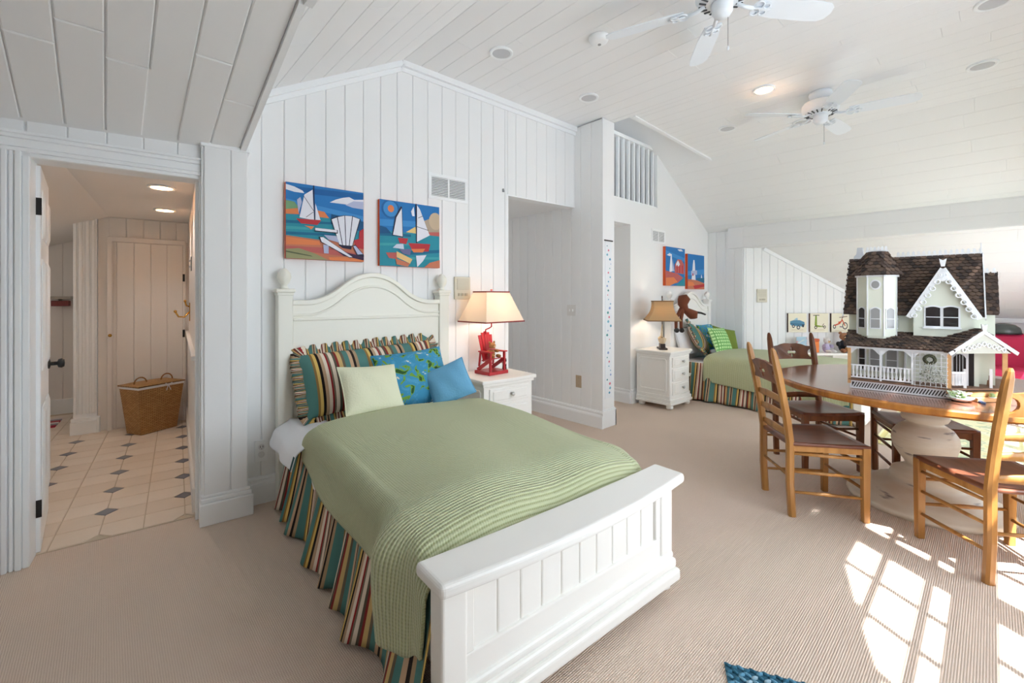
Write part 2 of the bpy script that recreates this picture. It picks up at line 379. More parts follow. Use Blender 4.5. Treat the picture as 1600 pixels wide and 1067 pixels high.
# back wall (bed wall): gable planks + header over the passage opening
sP = 1.071; sE = 3.076
pA = [(0.0, 0), (2.15, 0), (2.15, 3.16), (sP, 3.225), (0.0, 2.64)]
pH = [(2.15, 2.315), (sE, 2.315), (sE, 3.15), (2.15, 3.195)]
wb = wall_mesh('wall_back', FA, [pA, pH], 0.1)
pieces(wb, 'plank', [[(0.0, 0), (2.15, 0), (2.15, 3.2), (sP, 3.225), (0.0, 2.64)], pH], FA.p, 0, PITCH, 0.091 - PITCH, PAINT)
baseboard('baseboard_back', FA, 0.0, 2.14)
b = MB()
for (a0, z0), (a1, z1) in (((0.0, 2.615), (sP, 3.2)), ((sP, 3.2), (sE, 3.145))):
    b.taper(FA.p(a0, z0, 0.03), FA.p(a1, z1, 0.03), 0.035, 0.05, 0.035, 0.05, up=FA.n)
    b.taper(FA.p(a0, z0 - 0.045, 0.018), FA.p(a1, z1 - 0.045, 0.018), 0.014, 0.035, 0.014, 0.035, up=FA.n)
struct(b.build('trim_1', TRIMW))
b = MB(); b.box(2.135, 2.158, -0.0135, 0.1, 0, 2.318); b.box(2.135, sE, -0.0135, 0.1, 2.306, 2.318)
o = struct(b.build('trim_2', TRIMW)); o.matrix_world = Matrix.Translation(FA.o) @ Matrix.Rotation(R(FA.deg), 4, 'Z')
# passage to the left of the pier: right wall, back wall, left wall, ceiling
FP = Frame(3.74, 7.0, -90)            # faces -X, s runs towards the camera
wp = wall_mesh('wall_passage', FP, [[(0, 0), (4.3, 0), (4.3, 3.17), (0, 3.17)]], 0.19)
pieces(wp, 'plank', [[(0.9, 0), (4.3, 0), (4.3, 3.165), (0.9, 3.165)]], FP.p, 0, PITCH, 4.3, PAINT)
baseboard('baseboard_passage', FP, 0.9, 4.324)
b = MB(); b.box(3.715, 3.955, 2.675, 2.70, 0, 0.176); b.box(3.725, 3.945, 2.682, 2.70, 0.176, 0.19)
b.box(3.93, 3.955, 2.675, 3.05, 0, 0.17)
struct(b.build('baseboard_pier', TRIMW, bevel=0.006))
b = MB(); b.box(3.728, 3.93, 2.688, 2.702, 0.17, 3.17); wq = struct(b.build('wall_pier', PAINT))
b = MB(); b.box(2.6, 3.76, 6.9, 7.0, 0, 2.5); struct(b.build('wall_passage_end', PAINT))
b = MB(); b.box(2.72, 2.82, 3.13, 6.9, 0, 2.5); struct(b.build('wall_passage_inner', PAINT))
b = MB(); b.box(2.8, 3.74, 3.16, 6.95, 2.32, 2.42); struct(b.build('ceiling_passage', CEIL))
# loft wall with doorway and railing opening
OPX0, OPX1 = 4.3, 5.513
lw = wall_mesh('wall_loft', FL, [[(4.855, 0), (7.1, 0), (7.1, hs(7.1)), (OPX1, hs(OPX1) + 0.02), (OPX1, 2.545), (4.855, 2.545)],
                                 [(3.9, 2.255), (4.855, 2.255), (4.855, 2.545), (3.9, 2.545)]], 0.1)
baseboard('baseboard_loft', FL, 4.86, 7.09, 0.0)
b = MB(); b.box(4.862, 4.955, 3.175, 6.9, 0, 2.3); struct(b.build('wall_stair_side', PAINT))
FS = Frame(4.862, 6.9, -90); baseboard('baseboard_stair', FS, 0.0, 3.82, 0.0)
b = MB(); b.box(3.9, 4.95, 6.5, 6.6, 0, 2.3); struct(b.build('wall_stair_end', PAINT))
b = MB(); b.box(3.9, 4.95, 3.18, 6.6, 2.25, 2.35); struct(b.build('ceiling_stair', CEIL))
b = MB(); b.box(3.93, 7.1, 3.18, 5.4, 2.45, 2.54); struct(b.build('floor_loft', PAINT))
b = MB(); b.box(3.85, 7.2, 5.3, 5.4, 2.4, 4.5); struct(b.build('wall_loft_end', PAINT))
b = MB(); b.box(3.86, 3.93, 2.70, 5.4, 3.12, 4.5); struct(b.build('wall_loft_side', PAINT))
# alcove: knee segment, angled wall, far knee wall
FKN = Frame(7.1, 3.08, -90)
wk = wall_mesh('wall_knee', FKN, [[(0, 0), (0.53, 0), (0.53, hs(7.1)), (0, hs(7.1))]], 0.1)
pieces(wk, 'plank', [[(0, 0), (0.53, 0), (0.53, hs(7.1)), (0, hs(7.1))]], FKN.p, 0, PITCH, 0.0, PAINT)
def h2(x): return 2.085 - 0.73 * (x - 7.34)
ka = (8.77 - 7.1) / 0.736; kx = lambda a: 7.1 + 0.736 * a
pK = [(0, 0), (ka, 0), (ka, h2(8.77)), ((7.34 - 7.1) / 0.736, 2.085), (0, 2.085)]
wa = wall_mesh('wall_alcove', FK, [pK], 0.1)
pieces(wa, 'plank', [pK], FK.p, 0, 0.121, 0.03, PAINT)
baseboard('baseboard_alcove', FK, 0.0, ka)
b = MB(); b.taper(FK.p(0.3, 2.085 - 0.02, 0.02), FK.p(ka, h2(8.77) - 0.02, 0.02), 0.02, 0.05, 0.02, 0.05, up=FK.n); struct(b.build('trim_3', TRIMW))
FR_ = Frame(8.77, 1.3, -90)
wr = wall_mesh('wall_right', FR_, [[(0, 0), (2.1, 0), (2.1, 1.06), (0, 1.06)]], 0.1)
pieces(wr, 'plank', [[(0.2, 0), (2.0, 0), (2.0, 1.04), (0.2, 1.04)]], FR_.p, 0, 0.2, 0.0, PAINT)
b = MB(); b.box(8.73, 8.78, -0.78, 1.02, 1.0, 1.06); struct(b.build('trim_4', TRIMW, bevel=0.008))
# ceilings: backing slabs with individual boards below
def slab(name, quad, up=0.06):
    b = MB(); b.add([Vector(q) for q in quad] + [Vector(q) + Vector((0, 0, up)) for q in quad], [(0, 1, 2, 3), (7, 6, 5, 4), (0, 4, 5, 1), (1, 5, 6, 2), (2, 6, 7, 3), (3, 7, 4, 0)])
    return struct(b.build(name, CEIL))
CT = 0.006
def ceil_boards(o, poly, hf, joints=1.6, start=0.0, pitch=0.152):
    pieces(o, 'board', [poly], lambda a, y, c: Vector((a, y, hf(a) - c)), 0, pitch, start, CEIL, th=CT, gap=0.0006, ch=0.003, joints=joints)
cv = slab('ceiling', [(XL, YF, hc(XL)), (3.93, YF, hc(3.93)), (3.93, 3.3, hc(3.93)), (XL, 3.3, hc(XL))])
ceil_boards(cv, [(XL, YF), (3.93, YF), (3.93, 2.72), (3.72, 2.72), (3.72, 3.05), (XL, 3.19)], hc, start=XL)
cv2 = slab('ceiling_center', [(3.93, YF, hc(3.93)), (XS, YF, hc(XS)), (XS, 2.49, hc(XS)), (3.93, 2.465, hc(3.93))])
ceil_boards(cv2, [(3.93, YF), (XS, YF), (XS, 2.49), (3.93, 2.465)], hc, start=XL)
c3 = slab('ceiling_slope_right', [(XS, YF, hs(XS)), (7.2, YF, hs(7.2)), (7.2, 3.15, hs(7.2)), (XS, 3.15, hs(XS))])
ceil_boards(c3, [(XS, YF), (7.05, YF), (7.05, 3.08), (XS, 3.08)], hs, start=XS)
c4 = slab('ceiling_loft', [(3.7, 2.5, hs(3.7)), (XS, 2.5, hs(XS)), (XS, 5.4, hs(XS)), (3.7, 5.4, hs(3.7))])
c4b = slab('ceiling_loft_back', [(XS, 3.1, hs(XS)), (7.2, 3.1, hs(7.2)), (7.2, 5.4, hs(7.2)), (XS, 5.4, hs(XS))])
c5 = slab('ceiling_slope_left', [(0.633, YF, hl(0.633)), (XL, YF, hl(XL)), (XL, 3.3, hl(XL)), (0.633, 3.35, hl(0.633))])
ceil_boards(c5, [(0.633, YF), (XL, YF), (XL, 3.19), (0.633, 3.26)], hl, start=XL)
b = MB(); b.taper((3.93, 2.45, hc(3.93) + 0.01), (XS + 0.06, 2.475, hc(XS) - 0.005), 0.035, 0.05, 0.035, 0.05)
struct(b.build('trim_5', TRIMW))
b = MB(); b.prism([(3.9, hc(3.93)), (XS, hc(XS)), (3.9, hs(3.9))], 0.04, lambda a, z, c: Vector((a, 2.47 + c, z))); struct(b.build('wall_loft_front', PAINT))
b = MB(); b.prism([(2.0, 2.60), (3.3, 2.18), (3.35, 2.75), (2.0, 2.75)], 0.03, lambda y, z, c: Vector((0.605 + c, y, z))); struct(b.build('wall_soffit_side', PAINT))
# header beam, its soffit and the lower slope of the alcove
bm = MB(); bm.box(7.03, 7.36, YF, 2.75, 2.085, hs(7.05)); hb = struct(bm.build('ceiling_header', CEIL))
pieces(hb, 'board', [[(YF, 2.09), (2.53, 2.09), (2.53, hs(7.03)), (YF, hs(7.03))]], lambda y, z, c: Vector((7.03 - c, y, z)), 1, 0.145, 2.09, CEIL, th=CT, gap=0.0006, ch=0.003, joints=1.8)
c6 = slab('ceiling_slope_alcove', [(7.34, YF, h2(7.34)), (8.85, YF, h2(8.85)), (8.85, 2.6, h2(8.85)), (7.34, 2.6, h2(7.34))])
ceil_boards(c6, [(7.34, YF), (8.77, YF), (8.77, 1.0), (7.34, 2.33)], h2, start=7.34)
# lower sloped soffit over the door side
def hso(y): return 2.257 + 0.325 * (3.15 - max(y, 2.0))
sb = MB()
for y0, y1 in ((3.6, 2.0), (2.0, YF)):
    sb.add([(-2.2, y0, hso(y0)), (0.633, y0, hso(y0)), (0.633, y1, hso(y1)), (-2.2, y1, hso(y1)), (-2.2, y0, hso(y0) + 0.05), (0.633, y0, hso(y0) + 0.05), (0.633, y1, hso(y1) + 0.05), (-2.2, y1, hso(y1) + 0.05)],
           [(0, 1, 2, 3), (7, 6, 5, 4), (0, 4, 5, 1), (1, 5, 6, 2), (2, 6, 7, 3), (3, 7, 4, 0)])
so = struct(sb.build('ceiling_soffit', CEIL))
pieces(so, 'board', [[(-2.2, 2.0), (0.633, 2.0), (0.633, 3.13), (0.3, 3.165), (-2.2, 3.4)]], lambda a, y, c: Vector((a, y, hso(y) - c)), 0, 0.152, 0.605 - 0.152 * 20, CEIL, th=0.012, gap=0.0025, ch=0.005, joints=0.75)
pieces(so, 'board', [[(-2.2, YF), (0.633, YF), (0.633, 2.0), (-2.2, 2.0)]], lambda a, y, c: Vector((a, y, hso(2.0) - c)), 0, 0.152, 0.605 - 0.152 * 20, CEIL, th=0.012, gap=0.0025, ch=0.005, joints=1.3)
b = MB(); b.box(0.625, 0.66, YF, 2.0, 2.6, 2.7)
struct(b.build('trim_6', TRIMW))
# side wall and the window wall behind the camera (openings let the sun in)
b = MB(); b.box(-2.3, -2.2, YF, 3.5, 0, 2.75); struct(b.build('wall_left', PAINT))
ARCH = [(1.22, 1.80), (1.22, 2.02), (1.34, 2.16), (1.48, 2.30), (1.68, 2.48), (2.0, 2.74), (2.28, 2.76)]
WT = 0.03
ww = MB(); fw = lambda a, z, c: Vector((a, YF - c, z))
CXW = 2.375; mir = lambda p: (2 * CXW - p[0], p[1])
def ctop(x): return hl(x) if x < XL else (hc(x) if x < XS else (hs(x) if x < 7.05 else 2.1 if x < 7.34 else h2(x)))
def wq_(x0, x1, z0, z1): ww.prism([(x0, z0), (x1, z0), (x1, z1), (x0, z1)], WT, fw)
wq_(-2.2, 1.22, 0, 2.62); ww.prism([(0.55, 2.62), (1.22, 2.62), (1.22, hl(1.22) + 0.05), (0.55, hl(0.55) + 0.05)], WT, fw)
wq_(1.22, 3.53, 0, 0.55); wq_(1.22, 3.53, 1.60, 1.80); wq_(2.28, 2.47, 0.55, 1.60); wq_(2.28, 2.47, 1.80, 3.2)
left = ARCH[1:] + [(2.28, hc(2.28)), (XL, hc(XL)), (1.22, hl(1.22))]
ww.prism(left[::-1], WT, fw); ww.prism([mir(p) for p in ARCH[1:] + [(2.28, 3.2), (1.22, 3.18)]], WT, fw)
wq_(3.53, 4.5, 0, hc(4.0)); wq_(4.5, 7.7, 0, 0.5); wq_(4.5, 7.7, 1.55, 2.3); ww.prism([(4.5, 2.3), (7.1, 2.3), (5.75, 3.14), (4.5, 3.16)], WT, fw)
wq_(7.7, 8.85, 0, 1.9)
struct(ww.build('wall_front', PAINT))
wn = MB()
for x0 in (1.22, 2.47):
    for k in range(4):
        x = (2.28 - k * 0.296) if x0 < 2 else (2.47 + k * 0.296); wn.box(x - 0.011, x + 0.011, YF - 0.03, YF, 0.55, 2.76)
    for z in (0.55, 0.9, 1.25, 1.58, 1.82, 2.02, 2.40, 2.72):
        wn.box(x0, x0 + 1.06, YF - 0.03, YF, z - 0.016, z + 0.016)
struct(wn.build('window_1', TRIMW))
wn = MB()
for k in range(12): wn.box(4.5 + k * 0.29 - 0.011, 4.5 + k * 0.29 + 0.011, YF - 0.025, YF - 0.005, 0.5, 1.55)
for z in (0.52, 0.87, 1.2, 1.53): wn.box(4.5, 7.7, YF - 0.028, YF - 0.008, z - 0.014, z + 0.014)
for x in (5.55, 6.6): wn.box(x - 0.06, x + 0.06, YF - 0.04, YF + 0.01, 0.5, 1.55)
struct(wn.build('window_2', TRIMW))
# ------------------------------------------------------------------ door wall, column and bathroom
cb = MB(); cb.prism([(-0.235, 0), (0, 0), (0, 2.27), (-0.235, 2.27)], 0.14, lambda a, z, k: FB.p(a, z, -k)); cw = struct(cb.build('wall_column', PAINT))
pieces(cw, 'plank', [[(-0.235, 0), (0, 0), (0, 2.25), (-0.235, 2.25)]], FB.p, 0, PITCH, -0.089 - PITCH * 2, PAINT)
b = MB(); b.box(-0.245, 0.03, -0.03, 0.14, 0, 0.13); b.box(-0.24, 0.022, -0.022, 0.14, 0.13, 0.158); b.box(-0.238, 0.014, -0.016, 0.14, 0.158, 0.178)
o = struct(b.build('baseboard_column', TRIMW, bevel=0.006)); o.matrix_world = Matrix.Translation(FB.o) @ Matrix.Rotation(R(FB.deg), 4, 'Z')
b = MB(); b.box(-0.24, 0.012, -0.02, 0.14, 2.235, 2.262); o = struct(b.build('trim_7', TRIMW, bevel=0.006)); o.matrix_world = Matrix.Translation(FB.o) @ Matrix.Rotation(R(FB.deg), 4, 'Z')
DC = -0.05
wd = wall_mesh('wall_door', FB, [[(-0.947, 2.05), (-0.2, 2.05), (-0.2, 2.35), (-0.947, 2.35)], [(-2.9, 0), (-0.95, 0), (-0.95, 2.35), (-2.9, 2.35)]], 0.1, DC)
pieces(wd, 'plank', [[(-0.95, 2.05), (-0.236, 2.05), (-0.236, 2.27), (-0.95, 2.27)], [(-2.9, 0.0), (-0.95, 0.0), (-0.95, 2.27), (-2.9, 2.27)]], lambda a, z, c: FB.p(a, z, DC + c), 0, 0.152, -0.499 - 0.152 * 20, PAINT)
def fbox(bm, a0, a1, c0, c1, z0, z1):
    vs = [FB.p(a, z, c) for z in (z0, z1) for c in (c1, c0) for a in (a0, a1)]
    bm.add(vs, [(0, 2, 3, 1), (4, 5, 7, 6), (0, 1, 5, 4), (1, 3, 7, 5), (3, 2, 6, 7), (2, 0, 4, 6)])
b = MB()                              # fluted casing: stepped strips
for a0, a1, t in ((-1.075, -1.055, 0.036), (-1.055, -1.035, 0.022), (-1.03, -1.01, 0.03), (-1.005, -0.99, 0.024), (-0.985, -0.962, 0.03), (-0.96, -0.935, 0.018)): fbox(b, a0, a1, DC, DC + t, 0, 2.07)
for z0, z1, t in ((2.045, 2.065, 0.018), (2.065, 2.085, 0.03), (2.088, 2.13, 0.022), (2.13, 2.15, 0.034), (2.15, 2.165, 0.044)): fbox(b, -1.075, -0.236, DC, DC + t, z0, z1)
fbox(b, -0.95, -0.935, DC - 0.14, DC, 0, 2.06); fbox(b, -0.245, -0.225, DC - 0.14, DC + 0.03, 0, 2.06); fbox(b, -0.95, -0.235, DC - 0.14, DC, 2.045, 2.06)
fbox(b, -0.262, -0.245, DC - 0.09, DC - 0.05, 0, 2.05)
struct(b.build('trim_8', TRIMW, bevel=0.003, seg=1))
# bathroom shell
def fwall(name, a0, a1, c0, c1, z0, z1, m=BATHW):
    q = MB(); fbox(q, a0, a1, c0, c1, z0, z1); return struct(q.build(name, m))
BFZ = 0.004
bf = fwall('floor_bathroom', -3.0, -0.2, -4.4, -0.155, -0.02, BFZ, mat('grout', (198, 182, 160), 0.9))
TILE = [mat('cream_tile_%d' % k, c, 0.3, var=0.03, vscale=6) for k, c in enumerate(((224, 209, 192), (220, 204, 186), (228, 214, 198)))]
DIA = [mat('slate_tile_%d' % k, c, 0.3) for k, c in enumerate(((120, 122, 128), (150, 150, 148), (104, 104, 112), (170, 166, 160)))]
PT = 0.195
for i in range(-9, 3):
    for j in range(0, 19):
        a0 = -0.70 + i * PT; c0 = -0.155 - j * PT + 0.0
        a1 = a0 + PT; c1 = c0 - PT
        if a0 < -1.9 or a1 > -0.11: continue
        a1 = min(a1, -0.25)
        # diamonds sit at every second crossing
        cut = 0.058; pts = []
        for (x, y, kx_, ky_) in ((a0, c0, i, j), (a1, c0, i + 1, j), (a1, c1, i + 1, j + 1), (a0, c1, i, j + 1)):
            if kx_ % 2 == 0 and ky_ % 2 == 0 and not (a1 - a0 < PT - 0.001 and x == a1):
                sx = 1 if x == a0 else -1; sy = -1 if y == c0 else 1
                q = [(x + sx * cut, y), (x, y + sy * cut)]
                if (x, y) in ((a0, c0), (a1, c1)): q = q[::-1]
                pts += q
            else: pts.append((x, y))
        pieces(bf, 'tile', [pts], lambda a, c, k: FB.p(a, BFZ + k, c), 0, 10, -5, TILE[(i * 3 + j) % 3], th=0.005, gap=0.003, ch=0.001)
        if i % 2 == 0 and j % 2 == 0 and i > -7 and j > 0:
            k = cut - 0.003
            pieces(bf, 'inset_tile', [[(a0 - k, c0), (a0, c0 + k), (a0 + k, c0), (a0, c0 - k)]], lambda a, c, q: FB.p(a, BFZ + q, c), 0, 10, -5, DIA[(i + j * 2) % 4], th=0.005, gap=0.001, ch=0.001)
fwall('wall_bathroom_right', -0.25, -0.17, -4.0, -0.19, 0, 2.3)
bbk = fwall('wall_bathroom_back', -0.98, -0.2, -2.95, -2.82, 0, 2.3)
pieces(bbk, 'plank', [[(-0.9, 1.93), (-0.25, 1.93), (-0.25, 2.15), (-0.9, 2.15)]], lambda a, z, c: FB.p(a, z, -2.82 + c), 0, PITCH, -0.9, BATHW)
fwall('wall_bathroom_pilaster', -1.155, -0.985, -4.0, -2.80, 0, 2.3, TRIMW)
b = MB()
for a in (-1.14, -1.10, -1.05, -1.01): fbox(b, a - 0.012, a + 0.012, -2.80, -2.785, 0.2, 2.1)
fbox(b, -1.175, -0.965, -2.80, -2.765, 0, 0.13); fbox(b, -1.17, -0.97, -2.80, -2.775, 0.13, 0.165); fbox(b, -0.985, -0.962, -2.9, -2.76, 0, 0.16)
struct(b.build('trim_9', TRIMW, bevel=0.004, seg=1))
bw = fwall('wall_bathroom_far', -3.0, -1.0, -4.05, -4.0, 0, 2.3)
pieces(bw, 'plank', [[(-2.4, 0), (-1.15, 0), (-1.15, 2.2), (-2.4, 2.2)]], lambda a, z, c: FB.p(a, z, -4.0 + c), 0, 0.2, -2.4, BATHW)
b = MB(); fbox(b, -3.0, -1.15, -4.0, -3.97, 0, 0.17); struct(b.build('baseboard_bathroom', TRIMW))
fwall('wall_bathroom_left', -3.1, -3.0, -4.1, -0.1, 0, 2.3)
cbk = MB(); vs = [FB.p(-0.17, 2.15, -0.15), FB.p(-0.9, 2.15, -0.15), FB.p(-3.0, 1.35, -0.15), FB.p(-0.17, 2.15, -4.1), FB.p(-0.9, 2.15, -4.1), FB.p(-3.0, 1.35, -4.1)]
up = Vector((0, 0, 0.06))
cbk.add(vs + [v + up for v in vs], [(0, 3, 4, 1), (1, 4, 5, 2), (6, 7, 10, 9), (7, 8, 11, 10)]); struct(cbk.build('ceiling_bathroom', BATHW))
b = MB(); fbox(b, -0.275, -0.25, -2.8, -0.2, 0, 0.16); fbox(b, -0.262, -0.25, -2.8, -0.2, 0.16, 0.95); fbox(b, -0.28, -0.25, -2.8, -0.2, 0.95, 0.98); struct(b.build('trim_10', BATHW, bevel=0.004, seg=1))
# plank door at the back of the bathroom
dr = MB(); fbox(dr, -0.905, -0.282, -2.82, -2.80, 0.0, 1.93); d2 = struct(dr.build('door_2', BATHW))
pieces(d2, 'plank', [[(-0.86, 0.02), (-0.30, 0.02), (-0.30, 1.9), (-0.86, 1.9)]], lambda a, z, c: FB.p(a, z, -2.80 + c), 0, PITCH, -0.84, BATHW)
b = MB(); fbox(b, -0.91, -0.87, -2.82, -2.775, 0, 1.93); fbox(b, -0.30, -0.278, -2.82, -2.775, 0, 1.93); fbox(b, -0.91, -0.278, -2.82, -2.775, 1.9, 1.95); b.build('frame', BATHW, d2, bevel=0.004, seg=1)
for z in (0.95, 1.55):
    b = MB(); fbox(b, -0.305, -0.285, -2.775, -2.765, z - 0.04, z + 0.04); b.build('hinge', BLACK, d2)
b = MB(); b.blob(FB.p(-0.885, 0.96, -2.75), 0.016, 0.016, 0.016); b.build('knob', BRASS, d2, smooth=True)
# open six-panel door leaf at the doorway
dl = bpy.data.objects.new('door_1', None); COL.objects.link(dl); struct(dl)
dl.location = FB.at(-0.918, -0.16); dl.rotation_euler = (0, 0, R(91.3))
b = MB(); b.box(0, 0.66, 0.0, 0.038, 0.012, 2.035); b.build('leaf', TRIMW, dl, bevel=0.003, seg=1)
for z0, z1 in ((0.2, 0.75), (0.95, 1.55), (1.66, 1.92)):
    for x0, x1 in ((0.09, 0.30), (0.37, 0.58)):
        b = MB(); b.prism([(x0, z0), (x1, z0), (x1, z1), (x0, z1)], 0.003, lambda a, z, k: (a, -k, z))
        q = 0.03; vs = [(x0, -0.003, z0), (x1, -0.003, z0), (x1, -0.003, z1), (x0, -0.003, z1), (x0 + q, -0.012, z0 + q), (x1 - q, -0.012, z0 + q), (x1 - q, -0.012, z1 - q), (x0 + q, -0.012, z1 - q)]
        b.add(vs, [(4, 5, 6, 7), (0, 1, 5, 4), (1, 2, 6, 5), (2, 3, 7, 6), (3, 0, 4, 7)]); b.build('panel', TRIMW, dl)
for z in (0.24, 1.82):
    b = MB(); b.box(-0.004, 0.002, -0.004, 0.04, z - 0.045, z + 0.045); b.tube([(0, 0.046, z - 0.045), (0, 0.046, z + 0.045)], 0.007, 8); b.build('hinge', BLACK, dl)
b = MB(); b.lathe([(0.03, 0), (0.03, 0.008), (0.012, 0.012), (0.012, 0.04), (0.026, 0.045), (0.03, 0.06), (0.022, 0.072), (0, 0.074)], 14, M=Matrix.Rotation(R(90), 4, 'X'), c=(0.6, 0, 0.93))
b.lathe([(0.03, 0), (0.03, 0.008), (0.012, 0.012), (0.012, 0.04), (0.026, 0.045), (0.03, 0.06), (0.022, 0.072), (0, 0.074)], 14, M=Matrix.Rotation(R(-90), 4, 'X'), c=(0.6, 0.038, 0.93)); b.build('handle', BLACK, dl, smooth=True)
def lamp_point(name, loc, e, col=(1, 0.9, 0.78), r=0.1):
    d = bpy.data.lights.new(name, 'POINT'); d.energy = e; d.color = col; d.shadow_soft_size = r
    o = bpy.data.objects.new(name, d); COL.objects.link(o); o.location = loc
q_ = FB.p(-1.9, 1.45, -2.4); lamp_point('bathroom_fill_light', tuple(q_), 2.5, (1, 0.97, 0.93))  # added unseen point light that brightens the far left of the bathroom
lamp_point('passage_fill_light', (3.3, 5.2, 2.1), 2.0, (1, 0.86, 0.76))  # unseen fill added to light the passage, no fixture modelled
lamp_point('stair_fill_light', (4.4, 4.3, 2.0), 1.6)  # point light added out of view so the stair doorway is not black
lamp_point('loft_fill_light', (4.8, 4.3, 3.4), 0.3)  # weak unseen fill added inside the loft
# ------------------------------------------------------------------ beds
def smooth(t): t = max(0.0, min(1.0, t)); return t * t * (3 - 2 * t)
def archz(x, hw, zb, h):                    # camel-back headboard crest
    t = abs(x) / hw
    if t < 0.42: return zb + h * (1 - 0.5 * (t / 0.42) ** 2)
    if t < 0.84: q = (t - 0.42) / 0.42; return zb + h * 0.5 * (1 - q) ** 2
    return zb
def make_bed(label, loc, rz, m=CREAMF, m2=FURN, group='twin painted beds'):
    t = thing('bed', label, 'bed', loc, rz, group)
    hw = 0.595
    # headboard
    for s in (-1, 1):
        b = MB(); x = s * hw; b.box(x - 0.045, x + 0.045, -0.115, -0.025, 0, 1.375)
        p = b.build('headboard_post', m, t, bevel=0.006)
        b = MB(); b.box(x - 0.058, x + 0.058, -0.128, -0.012, 1.375, 1.40); b.box(x - 0.05, x + 0.05, -0.12, -0.02, 1.355, 1.378); b.build('cap', m, p, bevel=0.006)
        b = MB(); b.lathe([(0.03, 1.40), (0.022, 1.415), (0.018, 1.425), (0.036, 1.45), (0.044, 1.475), (0.038, 1.505), (0.018, 1.53), (0, 1.537)], 16, c=(x, -0.07, 0)); b.build('finial', m, p, smooth=True)
    n = 40; iw = hw - 0.045
    up = [(-iw + 2 * iw * i / n, archz(-iw + 2 * iw * i / n, iw, 1.29, 0.20)) for i in range(n + 1)]
    b = MB(); b.prism([(-iw, 1.0)] + [(iw, 1.0)] + up[::-1], 0.035, lambda a, z, k: (a, -0.095 + k, z)); b.build('headboard_panel', m, t)
    b = MB()
    for w, y0, y1, dz in ((0.035, -0.115, -0.055, 0.0), (0.018, -0.105, -0.09, -0.075)):
        vs = [(x, y, z + dz + k * w) for x, z in up for (y, k) in ((y0, 0), (y1, 0), (y1, 1), (y0, 1))]; fs = []
        for i in range(n): fs += [(i * 4 + j, i * 4 + (j + 1) % 4, i * 4 + 4 + (j + 1) % 4, i * 4 + 4 + j) for j in range(4)]
        b.add(vs, fs)
    b.build('crest_moulding', m, t, bevel=0.006)
    b = MB(); b.box(-iw, iw, -0.1, -0.05, 0.97, 1.19); b.box(-iw, iw, -0.112, -0.06, 1.185, 1.205)
    b.box(-iw, -iw + 0.1, -0.1, -0.05, 0.3, 0.9699); b.box(iw - 0.1, iw, -0.1, -0.05, 0.3, 0.9699); b.box(-iw, iw, -0.085, -0.045, 0.3, 0.32)
    b.build('headboard_frame', m, t, bevel=0.006)
    k = 0; x = -iw + 0.1
    while x < iw - 0.11:
        b = MB(); b.box(x + 0.002, x + 0.086, -0.078, -0.06, 0.32, 0.985); b.build('headboard_slat', m, t, bevel=0.005, seg=1); x += 0.088
    # side rails + mattress
    for s in (-1, 1):
        b = MB(); b.box(s * 0.57 - 0.015, s * 0.57 + 0.015, -2.12, -0.1, 0.2, 0.36); b.build('side_rail', m2, t)
    b = MB(); b.box(-0.55, 0.55, -2.05, -0.12, 0.2, 0.50); b.build('mattress', SHEET, t, bevel=0.05, seg=4)
    # footboard
    fy0, fy1 = -2.17, -2.095
    for s in (-1, 1):
        b = MB(); x = s * 0.565; b.box(x - 0.045, x + 0.045, fy0, fy1, 0.03, 0.495); b.build('footboard_post', m2, t, bevel=0.01, seg=3)
    b = MB(); b.box(-0.53, 0.53, fy0 + 0.008, fy1, 0.17, 0.255); b.box(-0.53, 0.53, fy0 + 0.008, fy1, 0.455, 0.495); b.box(-0.53, 0.53, fy0 + 0.03, fy1 - 0.01, 0.2, 0.47)
    b.box(-0.53, -0.49, fy0 + 0.008, fy1, 0.2551, 0.4549); b.box(0.49, 0.53, fy0 + 0.008, fy1, 0.2551, 0.4549)
    b.build('footboard_frame', m2, t, bevel=0.004)
    for i in range(10):
        x = -0.49 + i * 0.098; b = MB(); b.box(x + 0.0015, x + 0.0965, fy0 + 0.02, fy0 + 0.04, 0.25, 0.458); b.build('footboard_slat', m2, t, bevel=0.006)
    n = 24; fr = [(-0.64 + 1.28 * i / n, fy0 - 0.045 - 0.045 * (1 - ((2 * i / n) - 1) ** 2)) for i in range(n + 1)]
    bk = [(-0.64 + 1.28 * i / n, fy1 + 0.04 - 0.012 * (1 - ((2 * i / n) - 1) ** 2)) for i in range(n + 1)]
    b = MB(); b.prism(fr + bk[::-1], 0.045, lambda a, y, k: (a, y, 0.492 + k)); b.build('footboard_cap', m2, t, bevel=0.016, seg=4)
    b = MB(); b.box(-0.625, 0.625, fy0 - 0.035, fy1 + 0.02, 0.045, 0.10); b.box(-0.615, 0.615, fy0 - 0.02, fy1 + 0.012, 0.10, 0.145); b.box(-0.61, 0.61, fy0 - 0.008, fy1 + 0.006, 0.14, 0.175)
    b.build('footboard_base', m2, t, bevel=0.014, seg=3)
    for x in (-0.57, 0.57):
        b = MB(); b.lathe([(0.025, 0), (0.04, 0.012), (0.042, 0.03), (0.03, 0.046)], 14, c=(x, (fy0 + fy1) / 2 - 0.005, 0)); b.build('foot', m2, t, smooth=True)
    return t
